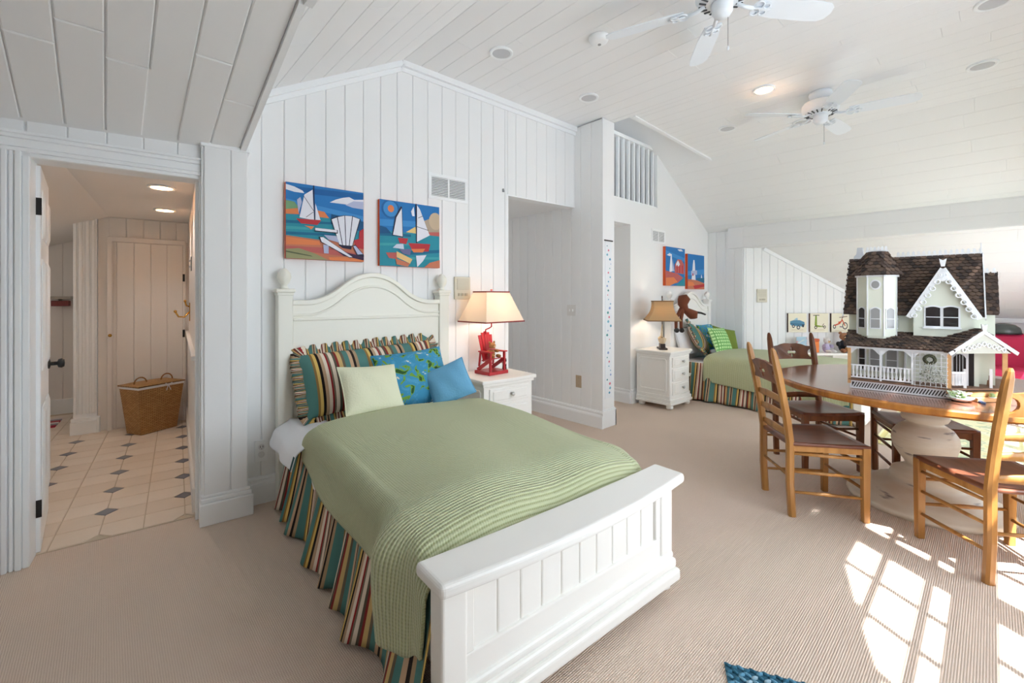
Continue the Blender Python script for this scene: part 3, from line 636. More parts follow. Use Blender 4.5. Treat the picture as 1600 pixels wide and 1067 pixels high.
def make_quilt(name, label, loc, rz, n0=0.62, corner=1.0, low=0.0, lining=True):
    t = thing(name, label, 'quilt', loc, rz, 'green quilts')
    NU, NV = 120, 110; n1 = 2.065
    def zbot(n):
        z = 0.425 - 0.085 * (n - n0) / (1.7 - n0) if n < 1.7 else 0.34
        z -= low * smooth((1.9 - n) / 0.2)
        return z - corner * 0.15 * smooth((n - 1.70) / 0.16) + 0.04 * corner * smooth((n - 1.97) / 0.08)
    def ztop(n): return 0.615 + 0.03 * smooth((1.7 - n) / 0.6) - 0.05 * smooth((n - 1.82) / 0.25) - 0.07 * smooth((n - 1.975) / 0.09) - 0.06 * smooth((n0 + 0.08 - n) / 0.08) * 0.5
    def fn(i, j):
        n = n0 + (n1 - n0) * j; u = i * 2 - 1; s = -1 if u < 0 else 1; a = abs(u)
        W = 0.545; zt = ztop(n)
        sag = 0.012 * math.sin(n * 5.1 + u * 3) + 0.008 * math.sin(u * 9 + n * 2.3)
        if a < 0.62:
            x = s * W * (a / 0.62); z = zt - 0.035 * (a / 0.62) ** 4 + sag * (1 - a)
        else:
            q = (a - 0.62) / 0.38; z0 = zt - 0.035; zb = zbot(n); ln = z0 - zb; d = q * ln
            rr = 0.07
            if d < rr * 1.57: th = d / rr; x = W + rr * math.sin(th) * 0.85; z = z0 - rr * (1 - math.cos(th))
            else: x = W + rr * 0.85; z = z0 - rr - (d - rr * 1.57) * (ln - rr) / (ln - 1.57 * rr)
            z = max(z, zb)
            f = smooth((d - 0.05) / 0.2)
            x += f * (0.02 + 0.018 * math.sin(n * 6.0 + 1.0) * q)
            # rolled fold where the quilt bunches against the footboard
            x += 0.085 * corner * math.exp(-((n - 1.86) / 0.07) ** 2) * smooth((d - 0.0) / 0.15) * (1 - 0.35 * q)
            x -= 0.02 * corner * smooth((n - 1.95) / 0.06) * f
            x *= s
        return (x, -n, z)
    b = MB(); b.grid(fn, NU, NV, uvf=lambda i, j: ((i * 2 - 1) * 0.9, n0 + (n1 - n0) * j)); b.build('cover', QUILT, t, smooth=True, solid=0.012)
    # white lining edge just under the left hem
    if not lining: return t
    b = MB()
    def hem(i, j):
        p = Vector(fn(0.0, i * 0.42)); return (p.x + 0.014, p.y, p.z - 0.022 * (1 - i ** 3) + 0.05 * j)
    b.grid(hem, 90, 2); b.build('lining', SHEET, t, smooth=True, solid=0.004)
    return t
def make_skirt(label, loc, rz):
    t = thing('bed_skirt', label, 'bed skirt', loc, rz, 'striped bed skirts')
    for s, nm in ((-1, 'panel'), (1, 'panel')):
        ph = random.uniform(0, 6)
        def fn(i, j):
            n = 0.10 + 1.99 * i; d = j                        # j 0 top .. 1 bottom
            w = math.sin(n * 26 + 1.6 * math.sin(n * 7 + ph) + ph) * 0.65 + math.sin(n * 13 + ph * 2) * 0.35
            x = 0.572 + 0.088 * d ** 1.2 + 0.038 * d * w + 0.005 * w
            z = 0.47 * (1 - d) + 0.012 + 0.012 * d * math.sin(n * 8 + ph) ** 2
            y = -n - 0.012 * d * math.cos(n * 26 + 1.6 * math.sin(n * 7 + ph) + ph)
            return (s * x, y, z)
        b = MB(); b.grid(fn, 420, 10, uvf=lambda i, j: (i * 2.9, j * 0.35)); b.build(nm, STR_SKIRT, t, smooth=True, solid=0.003)
    return t
def cushion(bm, w, h, th, mi=0, n=26, pinch=0.06, uvs=(1, 1), puff=0.55):
    def side(sg):
        def fn(i, j):
            u = i * 2 - 1; v = j * 2 - 1
            e = max(0.0, (1 - abs(u) ** 2.6)) * max(0.0, (1 - abs(v) ** 2.6)); z = th / 2 * e ** puff
            x = u * w / 2 * (1 - pinch * (1 - v * v) * abs(u)); y = v * h / 2 * (1 - pinch * (1 - u * u) * abs(v))
            wr = 0.004 * math.sin(7 * u + 3 * v) * e
            return (x, sg * (z + wr), y)
        return fn
    bm.grid(side(-1), n, n, mi, lambda i, j: (i * w * uvs[0], j * h * uvs[1]))
    f = side(1); bm.grid(lambda i, j: f(1 - i, j), n, n, mi, lambda i, j: (i * w, j * h))
def pillow(name, label, w, h, th, m, loc, rot, group=None, cat='pillow', pinch=0.06):
    t = thing(name, label, cat, loc, 0, group); t.rotation_euler = tuple(R(a) for a in rot)
    b = MB(); cushion(b, w, h, th, pinch=pinch)
    for k, (x, y, z) in enumerate(b.v): b.v[k] = (x, y, z + h / 2)
    b.build('cover', m, t, smooth=True)
    b = MB(); N = 24; path = []
    for k in range(4 * N):
        e, q = divmod(k, N); q = q / N * 2 - 1
        u, v = ((q, -1), (1, q), (-q, 1), (-1, -q))[e]
        path.append((u * w / 2 * (1 - pinch * (1 - v * v) * abs(u)), 0, v * h / 2 * (1 - pinch * (1 - u * u) * abs(v)) + h / 2))
    b.tube(path, 0.004, 6, closed=True); b.build('piping', m, t, smooth=True)
    return t
def ruffled_sham(label, w, h, th, loc, rot, ruff=0.055, group='striped ruffled shams'):
    t = thing('pillow_sham', label, 'pillow', loc, 0, group); t.rotation_euler = tuple(R(a) for a in rot)
    b = MB(); cushion(b, w, h, th, pinch=0.03)
    for k, (x, y, z) in enumerate(b.v): b.v[k] = (x, y, z + h / 2 + ruff)
    b.build('cover', STR_SHAM, t, smooth=True)
    per = []; M = 70
    def edge(q):                             # around the border, q 0..4
        e = int(q) % 4; f = (q - int(q)) * 2 - 1; return ((f, -1), (1, f), (-f, 1), (-1, -f))[e]
    def fn(i, j):
        u, v = edge(i * 3.9999); L = math.hypot(u, v); ln = (2 * w + 2 * h) * i
        ox, oz = (u if abs(u) > 0.93 else 0), (v if abs(v) > 0.93 else 0)
        q = math.hypot(ox, oz) or 1
        return (u * w / 2 * 0.97 + ox / q * ruff * j * 1.2, 0.022 * j * math.sin(i * 2 * math.pi * 52) + 0.006 * math.sin(i * 90), v * h / 2 * 0.97 + oz / q * ruff * j * 1.2 + h / 2 + ruff)
    b = MB(); b.grid(fn, 420, 3, uvf=lambda i, j: (i * 2 * (w + h) * 1.6, j)); b.build('ruffle', STR_RUFF, t, smooth=True, solid=0.002)
    return t
B1 = FA.at(0.81, 0.0); RA = FA.deg
def bedpt(o, rz, x, y, z): v = Matrix.Rotation(R(rz), 4, 'Z') @ Vector((x, y, z)); return (o[0] + v.x, o[1] + v.y, o[2] + v.z)
make_bed('large cream painted bed with arched headboard in the foreground, under the wide sailboat paintings', B1, RA)
make_quilt('quilt', 'pale green ribbed quilt with one corner folding over, on the foreground bed', B1, RA)
make_skirt('striped gathered skirt hanging to the carpet around the foreground bed', B1, RA)
t = thing('bed_sheet', 'white sheet hanging over the side of the foreground bed near its headboard', 'sheet', B1, RA)
def sh(i, j):
    n = 0.12 + 0.56 * i; c = j
    if c < 0.25: return (-0.40 - 0.17 * c / 0.25, -n, 0.545 - 0.02 * (c / 0.25) ** 2)
    q = (c - 0.25) / 0.75
    return (-0.57 - 0.07 * smooth(q * 2) - 0.05 * q + 0.008 * math.sin(n * 22) * q, -n, 0.545 - 0.13 * q - 0.02 * i * q)
b = MB(); b.grid(sh, 30, 16); b.build('cloth', SHEET, t, smooth=True, solid=0.005)
b = MB(); b.grid(lambda i, j: (sh(0.94 + 0.06 * i, 0.3 + 0.7 * j)[0] - 0.006, sh(0.94 + 0.06 * i, 0)[1], sh(0.94 + 0.06 * i, 0.3 + 0.7 * j)[2]), 3, 8); b.build('border', mat('dark_teal', (26, 70, 72), 0.9), t)
P = lambda x, y, z: bedpt(B1, RA, x, y, z)
ruffled_sham('wide striped sham with ruffled edge leaning on the foreground headboard', 0.98, 0.43, 0.2, P(-0.02, -0.34, 0.545), (-26, -2.5, RA))
pillow('floral_pillow', 'blue and green floral pillow leaning behind the plain blue cushion on foreground bed', 0.52, 0.42, 0.17, FLORAL, P(0.17, -0.53, 0.60), (-34, -4, RA - 6))
pillow('cushion', 'small cream square cushion on the foreground bed', 0.38, 0.33, 0.13, CREAMP, P(-0.20, -0.67, 0.632), (-36, 3, RA + 2))
pillow('cushion', 'small sky blue cushion tilted at the pillow row end on foreground bed', 0.30, 0.28, 0.11, BLUEP, P(0.345, -0.70, 0.635), (-32, -22, RA - 28))
B2 = (6.28, 3.07, 0)
o = make_bed('distant white bed with arched headboard, partly hidden behind the round table', B2, 0, FURN, FURN); o.scale = (1, 1, 0.93)
o = make_quilt('quilt', 'pale green quilt on the distant bed behind the round table', B2, 0, n0=0.55, low=0.15, lining=False); o.scale = (1, 1, 0.95)
make_skirt('striped gathered skirt around the distant bed beside the three drawer nightstand', B2, 0)
P2 = lambda x, y, z: bedpt(B2, 0, x, y, z)
pillow('bed_pillow', 'plain white bed pillow behind the striped sham on distant bed', 0.6, 0.4, 0.16, SHEET, P2(-0.22, -0.2, 0.53), (-18, 0, 6))
ruffled_sham('striped sham with ruffled edge tilted on the distant bed', 0.56, 0.40, 0.17, P2(-0.16, -0.40, 0.53), (-30, 20, 10), ruff=0.05)
pillow('gingham_cushion', 'green and white gingham square cushion on the distant bed', 0.40, 0.36, 0.13, GING, P2(-0.10, -0.62, 0.585), (-24, 3, -8))
pillow('cushion', 'plain olive green cushion behind the gingham one on the distant bed', 0.40, 0.34, 0.13, OLIVE, P2(0.24, -0.52, 0.585), (-26, 12, -26))
pillow('floral_pillow', 'blue floral pillow at the back of the distant bed by the planked wall', 0.5, 0.40, 0.15, FLORAL, P2(0.40, -0.24, 0.55), (-20, 0, 0))
pillow('cushion', 'teal blue cushion beside the olive one at the distant bed edge', 0.36, 0.30, 0.12, BLUEP, P2(0.46, -0.46, 0.58), (-26, 14, -20))
# ------------------------------------------------------------------ nightstands
def nightstand(label, loc, rz, w=0.5, d=0.44, m=FURN):
    t = thing('nightstand', label, 'nightstand', loc, rz, 'white three drawer nightstands')
    h = w / 2; b = MB()
    def bow(y, k=0.02, n=12, e=0.0): return [(-h - e + (w + 2 * e) * i / n, y - k * (1 - (2 * i / n - 1) ** 2)) for i in range(n + 1)]
    b.prism(bow(-d) + [(h, -0.0), (-h, -0.0)], 0.48, lambda a, y, k: (a, y, 0.155 + k)); b.build('body', m, t, bevel=0.004)
    b = MB(); b.prism(bow(-d - 0.03, 0.022, e=0.03) + [(h + 0.03, 0), (-h - 0.03, 0)], 0.03, lambda a, y, k: (a, y, 0.66 + k)); b.prism(bow(-d - 0.015, 0.022, e=0.015) + [(h + 0.015, 0), (-h - 0.015, 0)], 0.028, lambda a, y, k: (a, y, 0.634 + k)); b.build('top', m, t, bevel=0.008, seg=3)
    b = MB(); b.prism(bow(-d - 0.03, 0.022, e=0.03) + [(h + 0.03, 0), (-h - 0.03, 0)], 0.03, lambda a, y, k: (a, y, 0.055 + k)); b.prism(bow(-d - 0.02, 0.022, e=0.02) + [(h + 0.02, 0), (-h - 0.02, 0)], 0.04, lambda a, y, k: (a, y, 0.084 + k)); b.prism(bow(-d - 0.008, 0.022, e=0.008) + [(h + 0.008, 0), (-h - 0.008, 0)], 0.045, lambda a, y, k: (a, y, 0.12 + k)); b.build('plinth', m, t, bevel=0.008)
    for x in (-h + 0.04, h - 0.04):
        for y in (-d + 0.02, -0.05):
            b = MB(); b.lathe([(0.03, 0), (0.04, 0.012), (0.043, 0.03), (0.034, 0.058)], 14, c=(x, y, 0)); b.build('foot', m, t, smooth=True)
    for z0, z1 in ((0.50, 0.625), (0.335, 0.49), (0.17, 0.325)):
        b = MB(); n = 12; x0, x1 = -h + 0.045, h - 0.045
        fr = [(x0 + (x1 - x0) * i / n) for i in range(n + 1)]; yb = lambda x, k: -d - k - 0.02 * (1 - (x / h) ** 2)
        b.prism([(x, yb(x, 0.012)) for x in fr] + [(x, yb(x, -0.006)) for x in fr[::-1]], z1 - z0 - 0.008, lambda a, y, k: (a, y, z0 + k))
        dr_ = b.build('drawer', m, t, bevel=0.006)
        b = MB(); b.prism([(x * 0.86, yb(x * 0.86, 0.018)) for x in fr] + [(x * 0.86, yb(x * 0.86, 0.0)) for x in fr[::-1]], z1 - z0 - 0.05, lambda a, y, k: (a, y, z0 + 0.021 + k)); b.build('panel', m, dr_, bevel=0.006)
        b = MB(); b.lathe([(0.008, 0), (0.008, 0.012), (0.017, 0.018), (0.018, 0.026), (0.010, 0.032), (0, 0.033)], 12, M=Matrix.Rotation(R(90), 4, 'X'), c=(0, yb(0, 0.016), (z0 + z1) / 2)); b.build('knob', mat('satin_nickel', (200, 200, 198), 0.3, metal=0.6), dr_, smooth=True)
        b = MB(); b.box(x0, x1, -d - 0.006, -d + 0.01, z0 - 0.006, z0); b.build('shadow_gap', mat('dark_gap', (60, 60, 62), 0.9), dr_)
    for s in (-1, 1):
        b = MB(); x = s * h; q = 0.05; y0, y1, z0, z1 = -d + q, -q, 0.215, 0.59
        for a0, a1, c0, c1 in ((y0 - 0.012, y0 + 0.012, z0, z1), (y1 - 0.012, y1 + 0.012, z0, z1), (y0, y1, z0 - 0.012, z0 + 0.012), (y0, y1, z1 - 0.012, z1 + 0.012)):
            b.box(x - 0.006, x + 0.008 if s > 0 else x + 0.006, a0, a1, c0, c1) if s > 0 else b.box(x - 0.008, x + 0.006, a0, a1, c0, c1)
        b.build('side_panel', m, t, bevel=0.003, seg=1)
    return t
nightstand('white nightstand standing between the foreground bed and the passage opening', FA.at(1.80, 0.03), RA)
nightstand('white three drawer nightstand beside the distant bed', (5.17, 3.03, 0), 0)
# ------------------------------------------------------------------ lamps
def pyramid_shade(bm, bw, bd, tw, td, z0, z1, mi=0, cut=0.0):
    def sec(w, d, z): return [(-w / 2, -d / 2, z), (w / 2, -d / 2, z), (w / 2, d / 2, z), (-w / 2, d / 2, z)]
    bm.add(sec(bw, bd, z0) + sec(tw, td, z1), [(0, 1, 5, 4), (1, 2, 6, 5), (2, 3, 7, 6), (3, 0, 4, 7)], mi)
def bulb(parent_loc, z, power, col=(1.0, 0.84, 0.68)):
    d = bpy.data.lights.new('lamp_bulb', 'POINT'); d.energy = power; d.color = col; d.shadow_soft_size = 0.04
    o = bpy.data.objects.new('lamp_bulb', d); COL.objects.link(o); o.location = (parent_loc[0], parent_loc[1], z)
RED = mat('red_paint', (178, 30, 40), 0.4)
L1 = FA.at(1.80, 0.23, 0.69)
t = thing('table_lamp', 'red miniature garden chair lamp with cream shade on the foreground nightstand', 'lamp', L1, RA + 6)
b = MB(); pyramid_shade(b, 0.44, 0.36, 0.26, 0.17, 0.445, 0.70); b.build('lamp_shade', shade_mat('cream_shade', (250, 240, 226), trans=0.4), t, solid=0.003)
b = MB()
for w, d, z in ((0.444, 0.364, 0.447), (0.264, 0.174, 0.698)):
    b = MB(); c = [(-w / 2, -d / 2, z), (w / 2, -d / 2, z), (w / 2, d / 2, z), (-w / 2, d / 2, z)]
    for i in range(4): b.taper(c[i], c[(i + 1) % 4], 0.006, 0.01, 0.006, 0.01)
    b.build('shade_trim', mat('dark_red_braid', (140, 44, 46), 0.8), t)
b = MB(); b.box(-0.11, 0.11, -0.095, 0.095, 0.0, 0.028); b.build('base', RED, t, bevel=0.003)
for x in (-0.08, 0.08):
    b = MB(); b.taper((x, -0.075, 0.028), (x, -0.075, 0.185), 0.018, 0.02, 0.018, 0.02); b.taper((x, -0.07, 0.125), (x, 0.085, 0.03), 0.016, 0.03, 0.016, 0.03)
    b.box(x - 0.022, x + 0.022, -0.095, 0.06, 0.185, 0.195)
    b.taper((x, 0.05, 0.19), (x, 0.07, 0.06), 0.014, 0.016, 0.014, 0.016)
    b.build('chair_side', RED, t, bevel=0.002, seg=1)
for k in range(5):
    b = MB(); b.taper((-0.06 + k * 0.03, -0.075 + 0.0, 0.135), (-0.06 + k * 0.03, 0.045, 0.11), 0.027, 0.008, 0.027, 0.008); b.build('seat_slat', RED, t)
for k in range(5):
    top = (0.325, 0.345, 0.355, 0.345, 0.325)[k]; b = MB(); b.taper((-0.048 + k * 0.024, 0.04, 0.10), (-0.064 + k * 0.032, 0.085, top), 0.022, 0.007, 0.029, 0.007, up=(1, 0, 0)); b.build('back_slat', RED, t)
b = MB(); b.tube([(0, 0.08, 0.33), (0, 0.075, 0.37), (0, 0.03, 0.385), (0, 0.0, 0.40), (0, 0.0, 0.46)], 0.006, 8); b.tube([(0, 0, 0.46), (0, 0, 0.715)], 0.003, 6); b.blob((0, 0, 0.715), 0.012, 0.012, 0.006); b.build('stem', RED, t, smooth=True)
bulb(L1, L1[2] + 0.57, 1.6)
t = thing('teddy_bear', 'tiny tan bear sitting in the red lamp chair', 'toy', (L1[0], L1[1], L1[2] + 0.13), RA + 6)
TAN = mat('tan_plush', (176, 122, 74), 0.95, var=0.25, vscale=60, bump=0.5, bscale=300)
b = MB(); b.blob((0, 0.0, 0.04), 0.035, 0.03, 0.045); b.blob((0, -0.012, 0.105), 0.032, 0.03, 0.03)
for s in (-1, 1): b.blob((s * 0.026, -0.005, 0.135), 0.012, 0.008, 0.012, 8); b.blob((s * 0.035, -0.05, 0.02), 0.016, 0.035, 0.016, 8); b.blob((s * 0.045, -0.02, 0.06), 0.014, 0.03, 0.014, 8)
b.build('body', TAN, t, smooth=True)
b = MB(); b.blob((0, -0.04, 0.1), 0.012, 0.01, 0.009, 8); b.build('muzzle', mat('pale_plush', (214, 178, 134), 0.95), t, smooth=True)
b = MB(); b.blob((0, -0.01, 0.078), 0.034, 0.032, 0.010, 8); b.build('scarf', mat('pink_cloth', (196, 110, 110), 0.9), t, smooth=True)
t = thing('figurine', 'tiny black and white figurine beside the red lamp', 'figurine', FA.at(1.965, 0.2, 0.69), RA)
b = MB(); b.lathe([(0.018, 0), (0.022, 0.01), (0.018, 0.05), (0.024, 0.075), (0.016, 0.1), (0, 0.11)], 10); b.build('body', ramp_noise('black_white', [(0, (20, 20, 20)), (0.5, (225, 222, 214))], 30, coord='Object'), t, smooth=True)
b = MB(); b.blob((0.0, 0, 0.1), 0.02, 0.02, 0.015, 8); b.build('head', mat('figurine_dark', (40, 36, 34), 0.5), t, smooth=True)
# sailing boat lamp
L2 = (5.13, 2.80, 0.69)
t = thing('table_lamp', 'sailing boat lamp with tan flared shade on the nightstand by the distant bed', 'lamp', L2, 38)
b = MB(); N = 8
def sec2(q): w = 0.40 - 0.17 * q - 0.06 * math.sin(q * math.pi) ; return w
for k in range(N): 
    q0, q1 = k / N, (k + 1) / N; pyramid_shade(b, sec2(q0), sec2(q0), sec2(q1), sec2(q1), 0.36 + 0.24 * q0, 0.36 + 0.24 * q1)
b.build('lamp_shade', shade_mat('tan_shade', (206, 178, 136), trans=0.3), t, solid=0.003)
DARKW = mat('dark_stained_wood', (50, 32, 24), 0.4)
b = MB()
for z, w in ((0.36, 0.40), (0.60, 0.23)):
    b = MB(); c = [(-w / 2, -w / 2, z), (w / 2, -w / 2, z), (w / 2, w / 2, z), (-w / 2, w / 2, z)]
    for i in range(4): b.taper(c[i], c[(i + 1) % 4], 0.007, 0.01, 0.007, 0.01)
    b.build('shade_trim', mat('brown_braid', (120, 84, 50), 0.8), t)
b = MB(); b.box(-0.10, 0.10, -0.05, 0.05, 0, 0.02); b.box(-0.06, 0.06, -0.03, 0.03, 0.02, 0.07); b.build('base', DARKW, t, bevel=0.004)
def hull(i, j):
    u = i * 2 - 1; w = 0.045 * (1 - abs(u) ** 2.2); a = math.pi * j; return (u * 0.125 + 0.0, -w * math.cos(a), 0.135 + 0.02 * u * u - 0.07 * math.sin(a) * (1 - 0.5 * u * u))
b = MB(); b.grid(hull, 20, 10); b.build('hull', mat('ivory_hull', (214, 196, 164), 0.5), t, smooth=True, solid=0.004)
b = MB(); b.tube([(0, 0, 0.07), (0, 0, 0.64)], 0.006, 8); b.blob((0, 0, 0.65), 0.008, 0.008, 0.02, 8); b.tube([(0.11, 0, 0.15), (0, 0, 0.36)], 0.0015, 5); b.tube([(-0.11, 0, 0.15), (0, 0, 0.36)], 0.0015, 5); b.build('mast', DARKW, t, smooth=True)
b = MB(); b.add([(0.01, 0, 0.15), (0.10, 0.004, 0.16), (0.01, 0, 0.33)], [(0, 1, 2)]); b.add([(-0.01, 0, 0.15), (-0.08, 0.004, 0.16), (-0.01, 0, 0.31)], [(0, 2, 1)]); b.build('sail', mat('sail_cloth', (232, 220, 196), 0.9), t, solid=0.002)
bulb(L2, L2[2] + 0.46, 2.2)
# ------------------------------------------------------------------ paintings
COLM = {}
def pm(c):
    if c not in COLM: COLM[c] = mat('paint_%d_%d_%d' % c, c, 0.6, spec=0.3)
    return COLM[c]
def painting(name, label, fr, a0, z0, w, h, shapes, edge=(206, 88, 44), depth=0.035, group=None, cat='painting', c=0.012):
    t = thing(name, label, cat, fr.at(a0, c, z0), fr.deg, group)
    b = MB(); b.box(0, w, -depth, 0, 0, h); b.build('canvas', pm(edge), t)
    cols = []; b = MB()
    for k, (col, pts) in enumerate(shapes):
        if col not in cols: cols.append(col)
        q = [(min(1, max(0, x)), min(1, max(0, y))) for x, y in pts]
        b.add([(x * w, -depth - 0.0006 - 0.0003 * k, (1 - y) * h) for x, y in q], [tuple(range(len(q)))], cols.index(col))
    b.build('painted_scene', [pm(x) for x in cols], t)
    return t
def ell(cx, cy, rx, ry, n=16): return [(cx + rx * math.cos(2 * math.pi * k / n), cy + ry * math.sin(2 * math.pi * k / n)) for k in range(n)]
def line(x0, y0, x1, y1, w): 
    d = math.hypot(x1 - x0, y1 - y0) or 1; nx, ny = -(y1 - y0) / d * w / 2, (x1 - x0) / d * w / 2
    return [(x0 + nx, y0 + ny), (x1 + nx, y1 + ny), (x1 - nx, y1 - ny), (x0 - nx, y0 - ny)]
SKY, SKY2, SEA, SEA2, TQ = (38, 118, 186), (62, 140, 204), (26, 104, 140), (40, 140, 160), (64, 160, 170)
WH, LAV, RD, OR, SAND, ROSE, DK, TANB = (226, 228, 238), (176, 184, 214), (182, 52, 60), (224, 130, 80), (196, 120, 92), (186, 96, 92), (36, 36, 62), (176, 160, 140)
full = [(0, 0), (1, 0), (1, 1), (0, 1)]
sh1 = [(SKY, full), (SKY2, [(0, .22), (1, .34), (1, .40), (0, .30)]), ((28, 96, 160), [(0, .05), (1, .02), (1, .10), (0.3, .12)]),
 (WH, [(0, .03), (.1, .05), (.2, .09), (.22, .12), (.1, .12), (0, .10)]),
 (WH, [(.54, .20), (.62, .15), (.72, .11), (.80, .09), (.87, .12), (1, .10), (1, .17), (.85, .20), (.7, .20)]), (LAV, [(.75, .21), (.86, .14), (1, .13), (1, .24), (.85, .235)]),
 ((120, 160, 120), [(0, .24), (.1, .25), (.16, .33), (0, .36)]), (OR, [(0, .36), (.14, .33), (.16, .41), (0, .42)]), (OR, [(.38, .33), (.47, .34), (.54, .43), (.42, .44)]),
 (SEA2, [(0, .42), (1, .42), (1, .76), (0, .72)]), (SEA, [(0, .50), (.6, .47), (.6, .50), (0, .54)]), (TQ, [(0, .58), (.6, .56), (.6, .585), (0, .62)]), (SEA, [(0, .65), (.6, .63), (.6, .66), (0, .69)]), ((24, 84, 130), [(.56, .36), (1, .42), (1, .58), (.9, .55), (.56, .5)]),
 (DK, line(.335, 0, .345, .48, .012)), (WH, [(.32, .06), (.22, .14), (.16, .45), (.34, .47)]), (LAV, [(.17, .18), (.13, .22), (.15, .40), (.19, .24)]), (WH, [(.355, .24), (.42, .46), (.355, .465)]), (DK, line(.21, .16, .345, .36, .006)), (DK, line(.24, .44, .33, .36, .006)),
 (RD, [(.12, .47), (.43, .46), (.38, .53), (.18, .53)]), (OR, [(.22, .555), (.34, .555), (.30, .60), (.28, .58)]),
 (SAND, [(0, .70), (.4, .73), (1, .70), (1, 1), (0, 1)]), (OR, [(0, .72), (.4, .75), (.42, .80), (0, .82)]), (ROSE, [(0, .84), (.5, .83), (1, .9), (1, .95), (.5, .92), (0, .88)]), (RD, [(.94, .56), (1, .52), (1, .80), (.96, .78), (.93, .68)]), (RD, [(.86, .70), (.97, .66), (1, .74), (1, .82), (.88, .80)]),
 ((150, 150, 110), [(0, .88), (.15, .86), (.35, .92), (.52, 1), (0, 1)]), ((90, 96, 70), [(0, .9), (.3, .95), (.32, .965), (0, .92)]), (OR, [(.52, .96), (1, .93), (1, 1), (.54, 1)]),
 ((60, 40, 70), [(.62, .86), (1, .92), (1, .98), (.72, .93)]),
 (DK, [(.55, .43), (.62, .39), (.72, .36), (.84, .355), (.95, .385), (.955, .40), (.84, .79), (.66, .79)]), (WH, [(.56, .435), (.63, .40), (.70, .78), (.66, .77)]), (WH, [(.64, .395), (.73, .365), (.745, .78), (.71, .78)]), (WH, [(.74, .365), (.835, .36), (.79, .78), (.755, .78)]), (WH, [(.845, .365), (.94, .39), (.835, .78), (.80, .78)]),
 (DK, line(.345, .595, .64, .60, .05)), (WH, line(.35, .59, .63, .595, .035)), (DK, [(.40, .69), (.44, .68), (.86, .945), (.80, .955), (.42, .76)]), (WH, [(.41, .695), (.45, .69), (.84, .94), (.80, .945), (.43, .755)]), (DK, [(.84, .78), (.88, .76), (1, .90), (1, .93), (.90, .91)]), (LAV, [(.85, .785), (.88, .775), (.985, .89), (.91, .90)]),
 (LAV, [(.45, .79), (.52, .80), (.52, .91), (.46, .91)]), (LAV, [(.46, .66), (.62, .66), (.66, .75), (.52, .72)]), (DK, [(.66, .79), (.83, .79), (.82, .835), (.70, .82)])]
sh2 = [(SKY, full), (SKY2, [(0, .30), (1, .26), (1, .34), (0, .40)]), ((34, 100, 160), ell(.17, .13, .145, .15)), (SKY2, ell(.17, .13, .115, .12)), (OR, ell(.175, .125, .05, .055)),
 ((230, 200, 130), [(.42, .46), (.58, .36), (.60, .47)]), (TANB, [(.58, .32), (.80, .22), (1, .14), (1, .50), (.6, .48)]), ((196, 176, 150), ell(.93, .24, .12, .14)), (ROSE, [(.8, .43), (1, .41), (1, .52), (.84, .48)]),
 (SEA2, [(0, .46), (1, .48), (1, 1), (0, 1)]), (SEA, [(0, .50), (.5, .49), (.5, .53), (0, .55)]), (TQ, [(0, .66), (.6, .62), (.6, .655), (0, .70)]), (SEA, [(.4, .76), (1, .70), (1, .75), (.4, .82)]), ((24, 84, 130), [(0, .40), (.1, .42), (.18, .50), (0, .52)]), (TQ, [(.2, .86), (1, .82), (1, .86), (.2, .9)]),
 (DK, [(.33, .07), (.24, .24), (.19, .53), (.37, .55), (.35, .08)]), (WH, [(.345, .10), (.26, .25), (.205, .52), (.36, .535)]), (DK, line(.585, 0, .595, .62, .018)), (WH, [(.545, .05), (.50, .13), (.52, .20), (.56, .20)]), (WH, [(.60, .02), (.65, .08), (.82, .48), (.60, .60)]), (DK, line(.60, .36, .80, .40, .008)), (DK, line(.62, .22, .70, .18, .008)),
 (RD, [(.28, .56), (.45, .56), (.42, .65), (.31, .64)]), (RD, [(.45, .63), (.83, .62), (.80, .74), (.54, .76)]), (OR, [(.5, .72), (.74, .70), (.70, .76), (.54, .77)]), ((196, 210, 226), [(.20, .72), (.26, .66), (.37, .65), (.38, .73)]), (ROSE, [(.09, .80), (.27, .79), (.27, .89), (.14, .88)]), ((228, 190, 130), [(.26, .77), (.52, .88), (.48, .95), (.26, .86)]), (SAND, [(.24, .88), (.48, .95), (.44, 1), (.26, .97)]), ((110, 110, 150), [(.3, .74), (.5, .72), (.48, .82), (.36, .80)]),
 ((220, 226, 240), [(.58, .82), (.76, .80), (.70, .90), (.60, 1)]), (SAND, [(.72, 1), (.82, .92), (1, .87), (1, 1)])]
painting('painting', 'sailboat and white garden chair painting with orange edges over the foreground headboard', FA, 0.229, 1.606, 0.525, 0.513, sh1)
painting('painting', 'two sailboats painting with orange edges below the large wall vent', FA, 0.879, 1.585, 0.515, 0.508, sh2)
sh3 = [(SKY, full), (SKY2, [(0, .1), (1, .25), (1, .35), (0, .2)]), (WH, [(.05, .22), (.2, .16), (.32, .2), (.2, .24)]), (WH, [(.60, .04), (.8, .02), (.9, .07), (.7, .08)]), (WH, [(.25, .18), (.30, .18), (.34, .62), (.18, .66)]), (LAV, [(.34, .3), (.44, .62), (.34, .62)]), (ROSE, [(.45, .45), (.6, .30), (.8, .30), (.95, .42), (.95, .68), (.45, .66)]), (WH, [(.52, .42), (.62, .32), (.72, .42), (.72, .48), (.52, .48)]), (RD, [(.55, .45), (.6, .45), (.6, .66), (.55, .66)]), (RD, [(.68, .45), (.74, .45), (.74, .66), (.68, .66)]), (RD, [(.82, .45), (.88, .45), (.88, .66), (.82, .66)]), (ROSE, [(0, .62), (.6, .68), (.9, .78), (.6, .92), (0, 1)]), (OR, [(0, .8), (.4, .78), (.6, .9), (.2, 1), (0, 1)]), (SEA2, [(.6, .95), (1, .74), (1, 1), (.5, 1)])]
